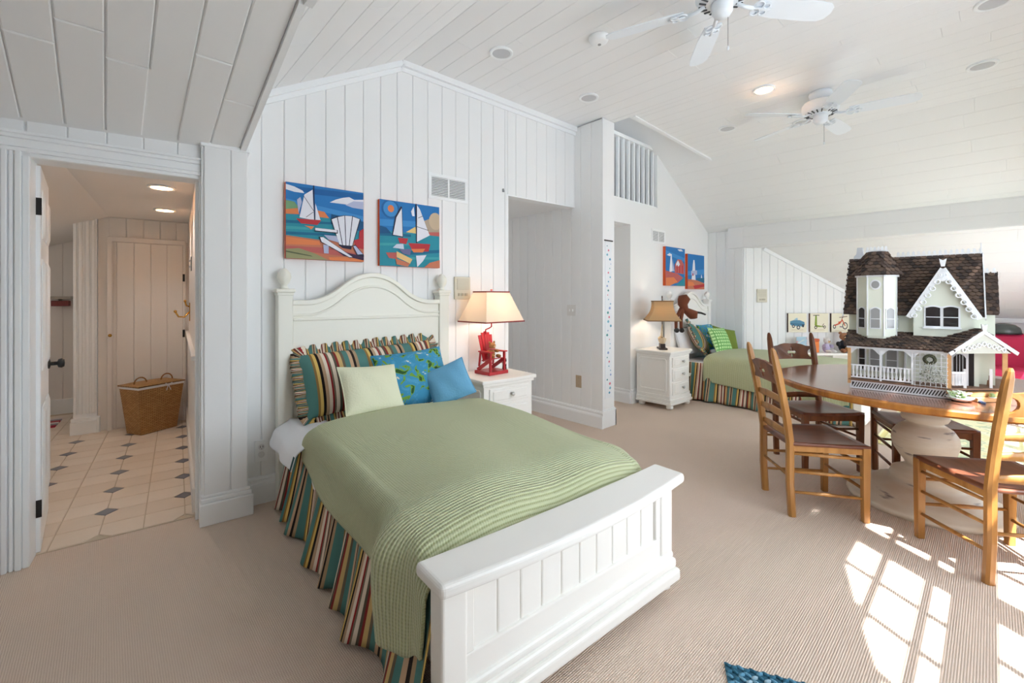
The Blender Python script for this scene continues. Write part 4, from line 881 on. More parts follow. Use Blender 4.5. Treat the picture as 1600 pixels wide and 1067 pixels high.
sh4 = [(SKY, full), (SKY2, [(0, .5), (1, .4), (1, .55), (0, .62)]), (WH, [(.30, .28), (.42, .26), (.46, .75), (.22, .75)]), (LAV, [(.2, .48), (.55, .45), (.55, .58), (.2, .6)]), (WH, [(.33, .16), (.39, .16), (.42, .28), (.30, .28)]), (RD, [(.27, .55), (.33, .55), (.33, .62), (.27, .62)]), (WH, [(.82, .55), (.88, .68), (.78, .68)]), (SEA, [(.5, .68), (1, .66), (1, .80), (.5, .78)]), (SAND, [(0, .72), (.5, .74), (1, .82), (1, 1), (0, 1)]), (RD, [(.3, .9), (1, .84), (1, .92), (.4, 1)]), (OR, [(0, .78), (.3, .8), (.4, .9), (0, .92)])]
painting('painting', 'small harbour houses painting hanging over the boat lamp', FL, 5.665, 1.50, 0.56, 0.54, sh3, c=0.0, depth=0.04)
painting('painting', 'small lighthouse painting hanging over the distant headboard', FL, 6.315, 1.46, 0.55, 0.52, sh4, c=0.0, depth=0.04)
CRM, CB, CG, CR2 = (232, 228, 206), (86, 140, 170), (134, 158, 62), (200, 84, 52)
pd = [(CRM, full), ((200, 180, 150), [(.18, .86), (.82, .86), (.82, .88), (.18, .88)]), (CB, [(.10, .42), (.30, .36), (.62, .36), (.88, .46), (.90, .60), (.84, .70), (.20, .66), (.10, .58)]), ((60, 100, 130), [(.10, .52), (.9, .58), (.88, .62), (.1, .56)]), ((150, 190, 210), [(.30, .34), (.45, .24), (.5, .24), (.52, .37)]), ((60, 70, 80), ell(.28, .68, .08, .09)), ((220, 220, 210), ell(.28, .68, .04, .045)), ((60, 70, 80), ell(.55, .74, .10, .11)), ((220, 220, 210), ell(.55, .74, .055, .06)), ((60, 70, 80), ell(.80, .66, .06, .08))]
ps = [(CRM, full), ((200, 180, 150), [(.2, .86), (.8, .86), (.8, .88), (.2, .88)]), (CG, [(.28, .10), (.36, .10), (.38, .60), (.30, .70), (.24, .62)]), ((60, 60, 50), line(.16, .11, .5, .10, .035)), ((70, 66, 50), line(.34, .68, .78, .70, .05)), (CG, [(.30, .60), (.40, .62), (.70, .68), (.68, .72), (.36, .72)]), ((70, 70, 60), ell(.30, .74, .08, .09)), (CRM, ell(.30, .74, .04, .045)), ((70, 70, 60), ell(.78, .72, .07, .08)), (CRM, ell(.78, .72, .035, .04)), ((90, 70, 50), line(.66, .66, .74, .54, .03))]
pt = [(CRM, full), ((200, 180, 150), [(.2, .90), (.8, .90), (.8, .92), (.2, .92)]), ((58, 58, 60), ell(.74, .66, .15, .19)), (CRM, ell(.74, .66, .105, .14)), ((58, 58, 60), ell(.16, .70, .085, .11)), (CRM, ell(.16, .70, .045, .06)), (CR2, line(.16, .64, .48, .52, .07)), (CR2, line(.40, .56, .58, .36, .06)), (CR2, line(.56, .30, .74, .66, .05)), (CR2, [(.36, .44), (.54, .42), (.52, .5), (.38, .52)]), ((90, 60, 50), line(.42, .22, .86, .16, .035)), ((90, 60, 50), line(.56, .30, .62, .2, .03)), ((110, 90, 120), line(.44, .70, .58, .72, .05))]
def ka_(px): return (px - 1162) / 690.0 * 6.684
for lab, px, shp, ed in (('square print of a blue toy pedal car, first of three', 1229.5, pd, (70, 50, 44)), ('square print of a green toy scooter, middle of three', 1263.5, ps, (96, 46, 42)), ('square print of a red toy tricycle, last of three', 1296.5, pt, (70, 46, 44))):
    painting('art_print', lab + ' on the alcove wall', FK, ka_(px), 0.81, 0.275, 0.285, shp, edge=ed, depth=0.03, group='vehicle prints', cat='print', c=0.012)
# ------------------------------------------------------------------ wall fittings
def vent(label, fr, a0, z0, w, h, c):
    t = thing('air_vent', label, 'vent', fr.at(a0, c, z0), fr.deg, 'wall air vents'); e = 0.028
    b = MB(); b.box(0, w, -0.008, 0, 0, e); b.box(0, w, -0.008, 0, h - e, h); b.box(0, e, -0.008, 0, e, h - e); b.box(w - e, w, -0.008, 0, e, h - e); b.box(w / 2 - 0.008, w / 2 + 0.008, -0.008, 0, e, h - e); b.build('frame', TRIMW, t, bevel=0.002, seg=1)
    b = MB(); b.box(e, w - e, -0.002, 0, e, h - e); b.build('backing', mat('vent_shadow', (120, 124, 128), 0.8), t)
    n = 12; src = None
    for k in range(n):
        z = e + (h - 2 * e) * (k + 0.5) / n
        for x0, x1 in ((e, w / 2 - 0.008), (w / 2 + 0.008, w - e)):
            b = MB(); b.taper((x0, -0.006, z), (x1, -0.006, z), 0.010, 0.003, 0.010, 0.003, up=(0, -0.7, -0.7)); b.build('louvre', TRIMW, t)
    return t
vent('large white return air vent above the foreground nightstand', FA, 1.311, 2.165, 0.385, 0.215, 0.012)
vent('small white air vent on the loft wall above the harbour painting', FL, 5.36, 2.07, 0.36, 0.19, 0.0)
def intercom(label, fr, a0, z0, w, h, c):
    t = thing('intercom_panel', label, 'intercom', fr.at(a0, c, z0), fr.deg, 'intercom panels'); m = mat('aged_ivory_plastic', (214, 210, 194), 0.5)
    b = MB(); b.box(0, w, -0.022, 0, 0, h); b.build('plate', m, t, bevel=0.004)
    b = MB(); b.box(w * .12, w * .88, -0.026, -0.02, h * .42, h * .92); g = b.build('speaker_grille', mat('ivory_grille', (200, 196, 180), 0.6), t)
    for k in range(7): b = MB(); zz = h * (.46 + .065 * k); b.box(w * .15, w * .85, -0.029, -0.025, zz, zz + h * .025); b.build('grille_bar', m, g)
    for k in range(3): b = MB(); b.box(w * (.2 + .22 * k), w * (.34 + .22 * k), -0.03, -0.02, h * .15, h * .27); b.build('button', mat('ivory_button', (188, 182, 164), 0.5), t)
    return t
intercom('ivory intercom panel on the planks behind the red lamp', FA, 1.555, 1.325, 0.16, 0.195, 0.012)
intercom('ivory intercom panel on the alcove wall above the gingham cushion', FK, ka_(1182), 1.26, 0.15, 0.20, 0.012)
t = thing('wall_outlet', 'white power outlet on the planks beside the foreground bed', 'outlet', FA.at(0.052, 0.012, 0.27), RA)
b = MB(); b.box(0, 0.078, -0.007, 0, 0, 0.14); b.build('plate', TRIMW, t, bevel=0.003)
for z in (0.045, 0.095):
    b = MB(); b.lathe([(0.019, 0), (0.019, 0.004), (0, 0.004)], 16, M=Matrix.Rotation(R(90), 4, 'X'), c=(0.039, -0.007, z)); s_ = b.build('socket', mat('outlet_grey', (222, 224, 226), 0.4), t)
    b = MB()
    b.box(0.030, 0.033, -0.0125, -0.01, z - 0.004, z + 0.009); b.box(0.045, 0.048, -0.0125, -0.01, z - 0.004, z + 0.009); b.box(0.0375, 0.0405, -0.0125, -0.01, z - 0.014, z - 0.009)
    if z > 0.05: tag(b.build('slots', mat('slot_dark', (50, 50, 52), 0.6), s_), kind='stuff')
def plate(name, label, cat, fr, a, z, w, h, col, c=0.012, kind='switch'):
    t = thing(name, label, cat, fr.at(a, c, z), fr.deg); b = MB(); b.box(0, w, -0.007, 0, 0, h); b.build('plate', mat(name + '_plate', col, 0.5), t, bevel=0.002, seg=1)
    for k in range(2):
        b = MB(); x = w * (.33 + .34 * k)
        if kind == 'switch': b.box(x - 0.006, x + 0.006, -0.016, -0.006, h / 2 - 0.012, h / 2 + 0.012); b.build('toggle', TRIMW, t)
        else: b.lathe([(0.004, 0), (0.003, 0.002), (0, 0.002)], 8, M=Matrix.Rotation(R(90), 4, 'X'), c=(w / 2, -0.007, h * (.2 + .6 * k))); b.build('screw', mat('screw_brass', (150, 130, 90), 0.4, metal=0.6), t)
    return t
def fpa(px):   # s on the passage wall for a viewing column
    a = (px - 800) / 690.0; fx, fy = math.sin(R(42.6)), math.cos(R(42.6)); dx, dy = fx + a * fy, fy - a * fx; return 7.0 - 3.74 * dy / dx
plate('light_switch', 'white double light switch on the passage wall planks', 'switch', FP, 3.845, 1.14, 0.12, 0.12, (226, 226, 224))
plate('blank_wall_plate', 'tan wall plate low on the passage wall planks', 'wall plate', FP, 3.965, 0.375, 0.075, 0.13, (176, 158, 134), kind='blank')
t = thing('cord_clip', 'tiny metal clip beside the passage opening corner', 'clip', FA.at(2.09, 0.012, 2.33), RA)
b = MB(); b.box(-0.005, 0.005, -0.016, 0, 0, 0.03); b.build('tab', mat('clip_metal', (150, 152, 156), 0.4, metal=0.7), t); b = MB(); b.tube([(0, -0.012, 0.0), (0, -0.024, -0.004), (0, -0.024, 0.012)], 0.003, 6); b.build('hook', mat('clip_metal', (150, 152, 156)), t)
# growth chart hanging on the pier
t = thing('height_chart', 'narrow illustrated growth chart hanging on the pier', 'height chart', (3.765, 2.688, 0.3), 0)
b = MB(); b.box(0, 0.115, -0.003, 0, 0, 1.62); b.build('banner', mat('chart_paper', (232, 236, 240), 0.8), t)
b = MB(); b.tube([(-0.012, -0.006, 1.625), (0.127, -0.006, 1.625)], 0.007, 8); b.build('rod', DARKW, t)
rr = random.Random(5)
for k in range(34):
    c = ((90, 160, 190), (120, 180, 200), (220, 120, 140), (80, 150, 150), (150, 170, 210))[k % 5]; x = 0.055 + rr.uniform(-0.02, 0.045); z = 0.05 + k * 0.046; s = rr.uniform(0.008, 0.02)
    b = MB(); b.add([(x - s, -0.0036, z), (x, -0.0036, z - s * .6), (x + s, -0.0036, z), (x + s * .4, -0.0036, z + s), (x - s * .5, -0.0036, z + s * .8)], [(0, 1, 2, 3, 4)]); b.build('printed_mark', pm(c), t)
# loft railing
t = thing('loft_railing', 'white baluster railing in the loft opening above the stair doorway', 'railing', (4.4, 3.13, 2.545), 0)
b = MB(); b.box(-0.1, 1.11, -0.035, 0.035, 0.775, 0.82); b.build('top_rail', TRIMW, t, bevel=0.006)
b = MB(); b.box(-0.1, 1.11, -0.045, 0.045, 0.0, 0.02); b.build('bottom_rail', TRIMW, t, bevel=0.004)
b = MB(); b.box(-0.016, 0.016, -0.016, 0.016, 0.02, 0.775); src = b.build('baluster', TRIMW, t); src.location = (0.02, 0, 0)
for k in range(1, 10): q = src.copy(); COL.objects.link(q); q.parent = t; q.location = (0.02 + k * 0.1165, 0, 0)
# ------------------------------------------------------------------ ceiling fittings
def downlight(label, x, y, z, tilt=0.0, lit=False, r=0.075):
    t = thing('recessed_light', label, 'ceiling light', (x, y, z), 0, 'recessed ceiling lights'); t.rotation_euler = (0, R(tilt), 0)
    b = MB(); b.lathe([(r * 0.9, 0.012), (r * 1.18, 0.012), (r * 1.2, -0.012), (r * 1.18, -0.014), (r * 0.92, -0.012), (r * 0.9, 0.012)], 28); b.build('trim_ring', TRIMW, t, smooth=True)
    if lit:
        b = MB(); b.lathe([(r * 0.92, -0.011), (0, -0.011)], 24); b.build('lens', mat('lit_lens', (255, 244, 228), 0.4, emit=(255, 240, 220), estr=1.6), t)
        if r > 0.072: return t
        d = bpy.data.lights.new('downlight', 'SPOT'); d.energy = 6.0; d.spot_size = R(120); d.spot_blend = 0.8; d.shadow_soft_size = 0.02; d.color = (1, 0.97, 0.94)
        o = bpy.data.objects.new('downlight', d); COL.objects.link(o); o.location = (x, y, z - 0.05)
    else:
        b = MB(); b.lathe([(r * 0.92, -0.010), (0.035, -0.0108), (0.0, -0.0108)], 24); b.build('baffle', mat('baffle_grey', (196, 198, 202), 0.5), t)
    return t
sc_ = 0.965
for lab, x, y, lit in (('unlit recessed light nearest the gable peak', 2.22, 2.535, 0), ('unlit recessed light in front of the pier', 3.28, 2.52, 0), ('glowing recessed light between the two ceiling fans', 4.25, 1.355, 1), ('unlit recessed light at the picture edge, below another', 5.02, 0.052, 0), ('unlit recessed light cut by the upper picture corner', 4.04, -0.007, 0), ('unlit recessed light left of the farther fan, by the loft trim', 4.9, 1.92, 0), ('unlit recessed light half behind the farther fan blade', 5.27, 1.315, 0)):
    downlight(lab, x, y, hc(x) - CT + 0.002, lit=bool(lit))
for n_, lab in ((-0.938, 'nearer of two glowing lights in the bathroom ceiling'), (-2.0, 'farther of two glowing lights in the bathroom ceiling')):
    p = FB.p(-0.44, 2.15, n_); downlight(lab, p.x, p.y, p.z, lit=True, r=0.07)
t = thing('smoke_detector', 'round white smoke detector on the ceiling near the closer fan', 'smoke detector', (2.59, 1.90, hc(2.59) - CT), 0)
b = MB(); b.lathe([(0.0, 0.0), (0.07, 0.0), (0.072, -0.012), (0.062, -0.035), (0.045, -0.042), (0, -0.042)], 28); b.build('body', TRIMW, t, smooth=True)
b = MB(); b.lathe([(0.012, -0.04), (0.012, -0.046), (0, -0.046)], 12, c=(0.02, 0.01, 0)); b.build('button', mat('grey_button', (150, 152, 156), 0.5), t)
FANW = mat('fan_white', (232, 238, 244), 0.35)
def ceiling_fan(label, x, y, base, zc):
    t = thing('ceiling_fan', label, 'ceiling fan', (x, y, zc), 0, 'white five blade ceiling fans')
    b = MB(); b.lathe([(0.0, 0), (0.085, 0), (0.09, -0.02), (0.075, -0.06), (0.03, -0.075)], 28); b.build('canopy', FANW, t, smooth=True)
    b = MB(); b.lathe([(0.03, -0.07), (0.06, -0.075), (0.125, -0.09), (0.14, -0.11), (0.14, -0.16), (0.125, -0.185), (0.07, -0.2), (0.0, -0.2)], 32); mo = b.build('motor_housing', FANW, t, smooth=True)
    for k in range(20):
        a = 2 * math.pi * k / 20; b = MB(); b.taper((0.085 * math.cos(a), 0.085 * math.sin(a), -0.199), (0.122 * math.cos(a), 0.122 * math.sin(a), -0.189), 0.008, 0.006, 0.01, 0.006); b.build('vent_slot', mat('slot_shadow', (70, 74, 78), 0.7), mo)
    b = MB(); b.lathe([(0.055, -0.2), (0.058, -0.21), (0.055, -0.25), (0.04, -0.275), (0.0, -0.28)], 24); b.build('switch_housing', FANW, t, smooth=True)
    b = MB(); b.tube([(0.03, -0.02, -0.27), (0.03, -0.02, -0.44)], 0.0015, 5); pc = b.build('pull_chain', mat('chain_grey', (130, 132, 136), 0.4, metal=0.6), t)
    b = MB(); b.blob((0.03, -0.02, -0.45), 0.008, 0.008, 0.014, 8); b.build('pull_knob', FANW, pc, smooth=True)
    for k in range(5):
        a = R(base + 72 * k); M = Matrix.Rotation(a, 4, 'Z') @ Matrix.Translation((0, 0, -0.205)) @ Matrix.Rotation(R(-13), 4, 'X')
        out = [(0.20, -0.05), (0.34, -0.064), (0.56, -0.066), (0.63, -0.06), (0.66, -0.04), (0.672, 0.0), (0.66, 0.04), (0.63, 0.06), (0.56, 0.066), (0.34, 0.064), (0.20, 0.05)]
        b = MB(); b.prism(out, 0.006, lambda p, q, c: M @ Vector((p, q, c - 0.003))); bl = b.build('blade', FANW, t)
        b = MB(); b.tube([M @ Vector(p) for p in ((0.09, 0, 0.012), (0.14, 0, -0.008), (0.19, 0, -0.012))], 0.011, 8)
        for s in (-1, 1):
            for r_, px in ((0.026, 0.21), (0.018, 0.255)): b.tube([M @ Vector((px + r_ * math.cos(u), s * 0.022 + r_ * math.sin(u), -0.012)) for u in [2 * math.pi * i / 10 for i in range(10)]], 0.005, 6, closed=True)
        b.box(0.19, 0.29, -0.008, 0.008, -0.016, -0.008, M=M); b.build('blade_arm', FANW, bl, smooth=True)
    return t
ceiling_fan('closer white ceiling fan cut by the top picture edge', 2.555, 1.03, 36, hc(2.555) - CT)
ceiling_fan('farther white ceiling fan beside the glowing recessed light', 4.66, 1.03, -5, hc(4.66) - CT)
# ------------------------------------------------------------------ round table
TC = (3.95, 0.30); TH = 0.78
def distressed():
    m, nt, p = nodes('distressed_pedestal')
    tc = nt.nodes.new('ShaderNodeTexCoord'); mp = nt.nodes.new('ShaderNodeMapping'); mp.inputs['Scale'].default_value = (1.6, 1.6, 9); nt.links.new(tc.outputs['Object'], mp.inputs[0])
    n = nt.nodes.new('ShaderNodeTexNoise'); n.inputs['Scale'].default_value = 3.0; n.inputs['Detail'].default_value = 8; nt.links.new(mp.outputs[0], n.inputs[0])
    r = nt.nodes.new('ShaderNodeValToRGB'); r.color_ramp.elements[0].position = 0.30; r.color_ramp.elements[0].color = srgb((122, 112, 110)); r.color_ramp.elements[1].position = 0.40; r.color_ramp.elements[1].color = srgb((228, 222, 208))
    e = r.color_ramp.elements.new(0.7); e.color = srgb((218, 208, 188)); nt.links.new(n.outputs[0], r.inputs[0]); nt.links.new(r.outputs[0], p.inputs['Base Color']); p.inputs['Roughness'].default_value = 0.5
    return m
t = thing('round_table', 'round wooden table on a cream turned pedestal, carrying the dollhouse', 'table', (TC[0], TC[1], 0), 0)
b = MB(); b.lathe([(0.0, TH - 0.004), (0.0, TH), (0.815, TH), (0.822, TH - 0.003)], 96); b.build('table_top', TOPW, t)
b = MB(); b.lathe([(0.822, TH - 0.003), (0.832, TH - 0.012), (0.832, TH - 0.035), (0.815, TH - 0.047), (0.78, TH - 0.05), (0.0, TH - 0.05)], 96); b.build('edge_band', OAK, t, smooth=False)
b = MB(); b.lathe([(0.0, 0.0), (0.40, 0.0), (0.41, 0.02), (0.40, 0.042), (0.365, 0.05), (0.36, 0.066), (0.325, 0.076), (0.315, 0.092), (0.28, 0.102), (0.265, 0.118), (0.16, 0.13)], 64); b.build('base', distressed(), t, smooth=True)
b = MB(); b.lathe([(0.25, 0.115), (0.21, 0.125), (0.17, 0.135), (0.178, 0.17), (0.168, 0.205), (0.125, 0.225), (0.098, 0.24), (0.10, 0.26), (0.125, 0.295), (0.155, 0.345), (0.170, 0.40), (0.163, 0.45), (0.14, 0.488), (0.108, 0.512), (0.092, 0.522), (0.092, 0.53), (0.112, 0.54), (0.122, 0.558), (0.118, 0.58), (0.104, 0.60), (0.108, 0.63), (0.13, 0.67), (0.17, 0.72), (0.17, 0.735)], 64); b.build('pedestal', bpy.data.materials['distressed_pedestal'], t, smooth=True)
# ------------------------------------------------------------------ ladder-back chairs
def top_rail_polys(w):
    h = w / 2; out = []
    for s in (1, -1):
        p = [(0, 0.135), (0.05, 0.137), (0.09, 0.130), (0.12, 0.118), (0.15, 0.114), (h, 0.112), (h, 0.098)]
        p += [(h - 0.046 * math.sin(math.pi * k / 8), 0.056 + 0.040 * math.cos(math.pi * k / 8)) for k in range(1, 8)]
        p += [(h, 0.014), (h, 0.0), (0.1, 0.004), (0, 0.006)]
        p += [(0, 0.018), (0.010, 0.026), (0.006, 0.052), (0.032, 0.046), (0.042, 0.062), (0.032, 0.078), (0.006, 0.072), (0.010, 0.100), (0, 0.108)]
        out.append([(s * x, z) for x, z in p])
    return out
def make_chair(label, loc, rz, post=OAK, rail=OAKD, group='ladder back chairs at the round table'):
    t = thing('ladder_back_chair', label, 'chair', loc, rz, group)
    rw, fw_, ry, fy = 0.188, 0.215, -0.20, 0.205
    def backy(z): return ry - 0.002 - 0.10 * max(0, (z - 0.45) / 0.58) ** 1.25
    for s in (-1, 1):
        zs = [0, 0.2, 0.45, 0.6, 0.75, 0.9, 0.98, 1.015, 1.03]; b = MB(); vs = []
        for z in zs:
            k = 1.0 if z < 0.95 else (0.85 if z < 1.0 else (0.6 if z < 1.02 else 0.3)); w, d = 0.021 * k, 0.021 * k
            x, y = s * rw, backy(z) + (0.012 if z < 0.1 else 0.0)
            for ax, ay in ((-1, -.5), (-.5, -1), (.5, -1), (1, -.5), (1, .5), (.5, 1), (-.5, 1), (-1, .5)): vs.append((x + ax * w, y + ay * d, z))
        fs = [tuple(range(7, -1, -1)), tuple(range(8 * (len(zs) - 1), 8 * len(zs)))]
        for i in range(len(zs) - 1): fs += [(i * 8 + j, i * 8 + (j + 1) % 8, i * 8 + 8 + (j + 1) % 8, i * 8 + 8 + j) for j in range(8)]
        b.add(vs, fs); b.build('back_post', post, t)
        b = MB(); b.taper((s * fw_, fy, 0), (s * fw_, fy, 0.445), 0.034, 0.034, 0.042, 0.042, up=(1, 0, 0)); b.build('front_leg', post, t, bevel=0.004)
        for z in (0.14, 0.265, 0.375):
            b = MB(); b.tube([(s * rw, ry, z + 0.01), (s * (rw + fw_) / 2, 0, z + 0.005), (s * fw_, fy, z)], [0.008, 0.011, 0.008], 8); b.build('side_stretcher', post, t, smooth=True)
        b = MB(); b.taper((s * rw, ry, 0.425), (s * fw_, fy, 0.425), 0.02, 0.045, 0.02, 0.045, up=(1, 0, 0)); b.build('seat_rail', post, t)
    for z in (0.19, 0.33):
        b = MB(); b.tube([(-fw_, fy, z), (0, fy, z), (fw_, fy, z)], [0.008, 0.012, 0.008], 8); b.build('front_stretcher', post, t, smooth=True)
    b = MB(); b.tube([(-rw, ry, 0.24), (rw, ry, 0.24)], 0.009, 8); b.build('back_stretcher', post, t, smooth=True)
    b = MB(); b.taper((-fw_, fy, 0.418), (fw_, fy, 0.418), 0.05, 0.02, 0.05, 0.02, up=(0, 0, 1)); b.build('front_rail', post, t)
    def seat(i, j):
        u = i * 2 - 1; v = j; hw = (rw + 0.018) * (1 - v) + (fw_ + 0.018) * v; y = ry - 0.01 + (fy - ry + 0.03) * v
        d = 0.016 * max(0, 1 - abs(u) ** 2.4) * math.sin(math.pi * min(1, 0.12 + v * 0.8)); return (u * hw, y, 0.458 - d)
    b = MB(); b.grid(seat, 16, 16); b.build('seat', SEATW, t, smooth=True, solid=0.02)
    # slats
    w = 2 * rw - 0.02
    for z in (0.495, 0.605, 0.70):
        def sl(i, j):
            u = i * 2 - 1; hh = 0.030 + 0.014 * (1 - u * u); return (u * w / 2, backy(z) - 0.014 * (1 - u * u), z + hh * (j - 0.5) + 0.010 * (1 - u * u))
        b = MB(); b.grid(sl, 14, 2); b.build('slat', post, t, smooth=True, solid=0.012)
    b = MB()
    for q in top_rail_polys(w):
        if parea(q) < 0: q = q[::-1]
        b.prism(q, 0.016, lambda a, z, c: (a, backy(0.80 + z) - 0.012 * (1 - (2 * a / w) ** 2) + 0.008 - c, 0.80 + z))
    b.build('crest_rail', rail, t)
    return t
def face(p, q): return math.degrees(math.atan2(-(q[0] - p[0]), q[1] - p[1]))
def chair_at(label, rear_mid, dirv, post=OAK, rail=OAKD):
    d = Vector(dirv).normalized(); c = Vector(rear_mid) + d * 0.20; make_chair(label, (c.x, c.y, 0), math.degrees(math.atan2(-d.x, d.y)), post, rail)
OAKL = wood('light_oak', (142, 94, 44), (188, 138, 76), 0.32)
chair_at('honey oak ladder back chair nearest the foreground bed, seen from its side', (3.245, 0.962), (0.64, -0.768), OAKL, OAKD)
chair_at('darker ladder back chair beyond the table, backed against the distant bed', (4.383, 1.135), (-0.66, -0.75), OAKD, OAKD)
chair_at('honey oak ladder back chair cut by the picture edge, nearest the sunlit floor', (3.165, -0.142), (0.79, 0.61), OAKL, OAKL)
chair_at('ladder back chair behind the pedestal, its back hidden by the dollhouse', (4.52, 0.46), (-0.84, -0.46), OAKD, OAKD)
# ------------------------------------------------------------------ dollhouse
HW_ = mat('dollhouse_cream', (216, 220, 206), 0.55); HT = mat('dollhouse_white', (228, 231, 234), 0.45)
SHM = [mat('shingle_brown_%d' % k, c, 0.8) for k, c in enumerate(((72, 57, 50), (92, 74, 63), (52, 43, 40), (98, 79, 66)))]
PANE = mat('dollhouse_glass_dark', (46, 42, 42), 0.15); PANEG = mat('dollhouse_glass_grey', (150, 150, 150), 0.15); PINE = mat('pine', (206, 160, 110), 0.6, var=0.12, vscale=20)
dh = thing('dollhouse', 'large cream Victorian dollhouse with brown shingle roofs on the round table', 'dollhouse', (3.417, 0.595, TH + 0.002), -87)
rs = random.Random(11)
def shingles(name, poly, fn, rowh=0.023, w=0.026, parent=dh, bounds=None):
    """Scalloped shingles on a roof facet. poly in (a along eave, b up slope); fn(a,b,c)->xyz."""
    b = MB(); amin = min(p[0] for p in poly); amax = max(p[0] for p in poly); bmax = max(p[1] for p in poly); bmin = min(p[1] for p in poly)
    def inside(x, y):
        r = False
        for i in range(len(poly)):
            (x0, y0), (x1, y1) = poly[i], poly[(i + 1) % len(poly)]
            if (y0 > y) != (y1 > y) and x < x0 + (y - y0) * (x1 - x0) / (y1 - y0): r = not r
        return r
    k = 0; y = bmin
    while y < bmax:
        x = amin - (w / 2 if k % 2 else 0)
        while x < amax + w:
            cx = x + w / 2
            if inside(min(max(cx, amin + 1e-4), amax - 1e-4), y + rowh * 0.5):
                x0, x1 = max(amin - 0.004, x + 0.0008), min(amax + 0.004, x + w - 0.0008)
                if x1 - x0 > 0.004:
                    z = 0.0065 + rs.uniform(-0.0008, 0.0012); j = rs.uniform(-0.0012, 0.0012); m = (x0 + x1) / 2
                    pts = [(x0, y + rowh * 1.2, 0.0008), (x1, y + rowh * 1.2, 0.0008), (x1, y + 0.004 + j, z), (m, y - 0.003 + j, z), (x0, y + 0.004 + j, z)]
                    lo = [(x1, y + 0.004 + j, 0), (m, y - 0.003 + j, 0), (x0, y + 0.004 + j, 0)]
                    b.add([fn(*p) for p in pts + lo], [(0, 4, 3, 2, 1), (2, 3, 6, 5), (3, 4, 7, 6), (4, 0, 7), (1, 2, 5)], rs.choice((0, 0, 1, 1, 2, 3)))
            x += w
        y += rowh; k += 1
    return tag(b.build(name, SHM, parent), kind='stuff')
def slope_fn(p0, eu, eb):
    p0, eu, eb = Vector(p0), Vector(eu).normalized(), Vector(eb).normalized(); n = eu.cross(eb)
    if n.z < 0: n = -n
    return lambda a, b_, c: p0 + eu * a + eb * b_ + n * c
def facet(name, pts, parent=dh, th=0.006, m=None):
    P_ = [Vector(p) for p in pts]; n = (P_[1] - P_[0]).cross(P_[2] - P_[0]).normalized()
    if n.z > 0: n = -n
    k = len(P_); return MB().add(P_ + [p + n * th for p in P_], [tuple(range(k)), tuple(range(2 * k - 1, k - 1, -1))] + [(i, (i + 1) % k, (i + 1) % k + k, i + k) for i in range(k)]).build(name, m or SHM[0], parent)
E0, E1 = Vector((0.437, 0.0, 0)), Vector((0.655, 0.218, 0)); EM = (E0 + E1) / 2; ED = (E1 - E0).normalized(); EN = Vector((-ED.y, ED.x, 0))
# foundation, deck, steps
b = MB(); b.prism([(-0.012, -0.012), (0.442, -0.012), (0.665, 0.21), (0.665, 0.6), (-0.04, 0.6)], 0.010, lambda a, y, k: (a, y, 0.05 + k)); b.build('deck', mat('deck_brown', (120, 90, 72), 0.7), dh)
b = MB(); b.prism([(0.0, 0.012), (0.432, 0.012), (0.65, 0.22), (0.65, 0.58), (0.0, 0.58)], 0.05, lambda a, y, k: (a, y, 0 + k)); b.build('foundation', mat('foundation_shadow', (70, 66, 66), 0.9), dh)
b = MB(); b.box(-0.006, 0.442, -0.004, 0.002, 0.040, 0.05); b.box(-0.006, 0.442, -0.004, 0.002, 0.0, 0.009); b.box(-0.006, 0.004, -0.004, 0.002, 0, 0.05); lf = b.build('lattice_frame', HT, dh)
b = MB(); b.taper((0, 0, 0.006), (0.018, 0, 0.044), 0.003, 0.006, 0.003, 0.006, up=(0, 1, 0)); src = b.build('lattice_slat', HT, lf); src.location = (0.006, -0.001, 0)
for k in range(1, 33): q = src.copy(); COL.objects.link(q); q.parent = lf; q.location = (0.006 + k * 0.0130, -0.001, 0)
for k, (dd, z) in enumerate(((0.075, 0.02), (0.04, 0.042))):
    b = MB(); vs = [EM - ED * 0.08 - EN * dd, EM + ED * 0.10 - EN * dd, EM + ED * 0.10 + EN * 0.02, EM - ED * 0.08 + EN * 0.02]
    b.add([v + Vector((0, 0, z - 0.02)) for v in vs] + [v + Vector((0, 0, z)) for v in vs], [(3, 2, 1, 0), (4, 5, 6, 7), (0, 1, 5, 4), (1, 2, 6, 5), (2, 3, 7, 6), (3, 0, 4, 7)]); b.build('step', PINE, dh)
# walls
b = MB(); b.box(-0.032, 0.555, 0.17, 0.57, 0.06, 0.47); b.prism([(0.18, 0.46), (0.56, 0.46), (0.37, 0.81)], 0.58, lambda y, z, k: (-0.028 + k, y, z)); b.build('house_wall', HW_, dh)
b = MB(); b.prism([(0.283, 0.335), (0.535, 0.335), (0.535, 0.475), (0.409, 0.73), (0.283, 0.475)], 0.1, lambda a, z, k: (a, 0.12 + k, z)); b.build('gable_wall', HW_, dh)
b = MB(); b.box(0.55, 0.622, 0.28, 0.50, 0.06, 0.475); b.build('wing_wall', HW_, dh)
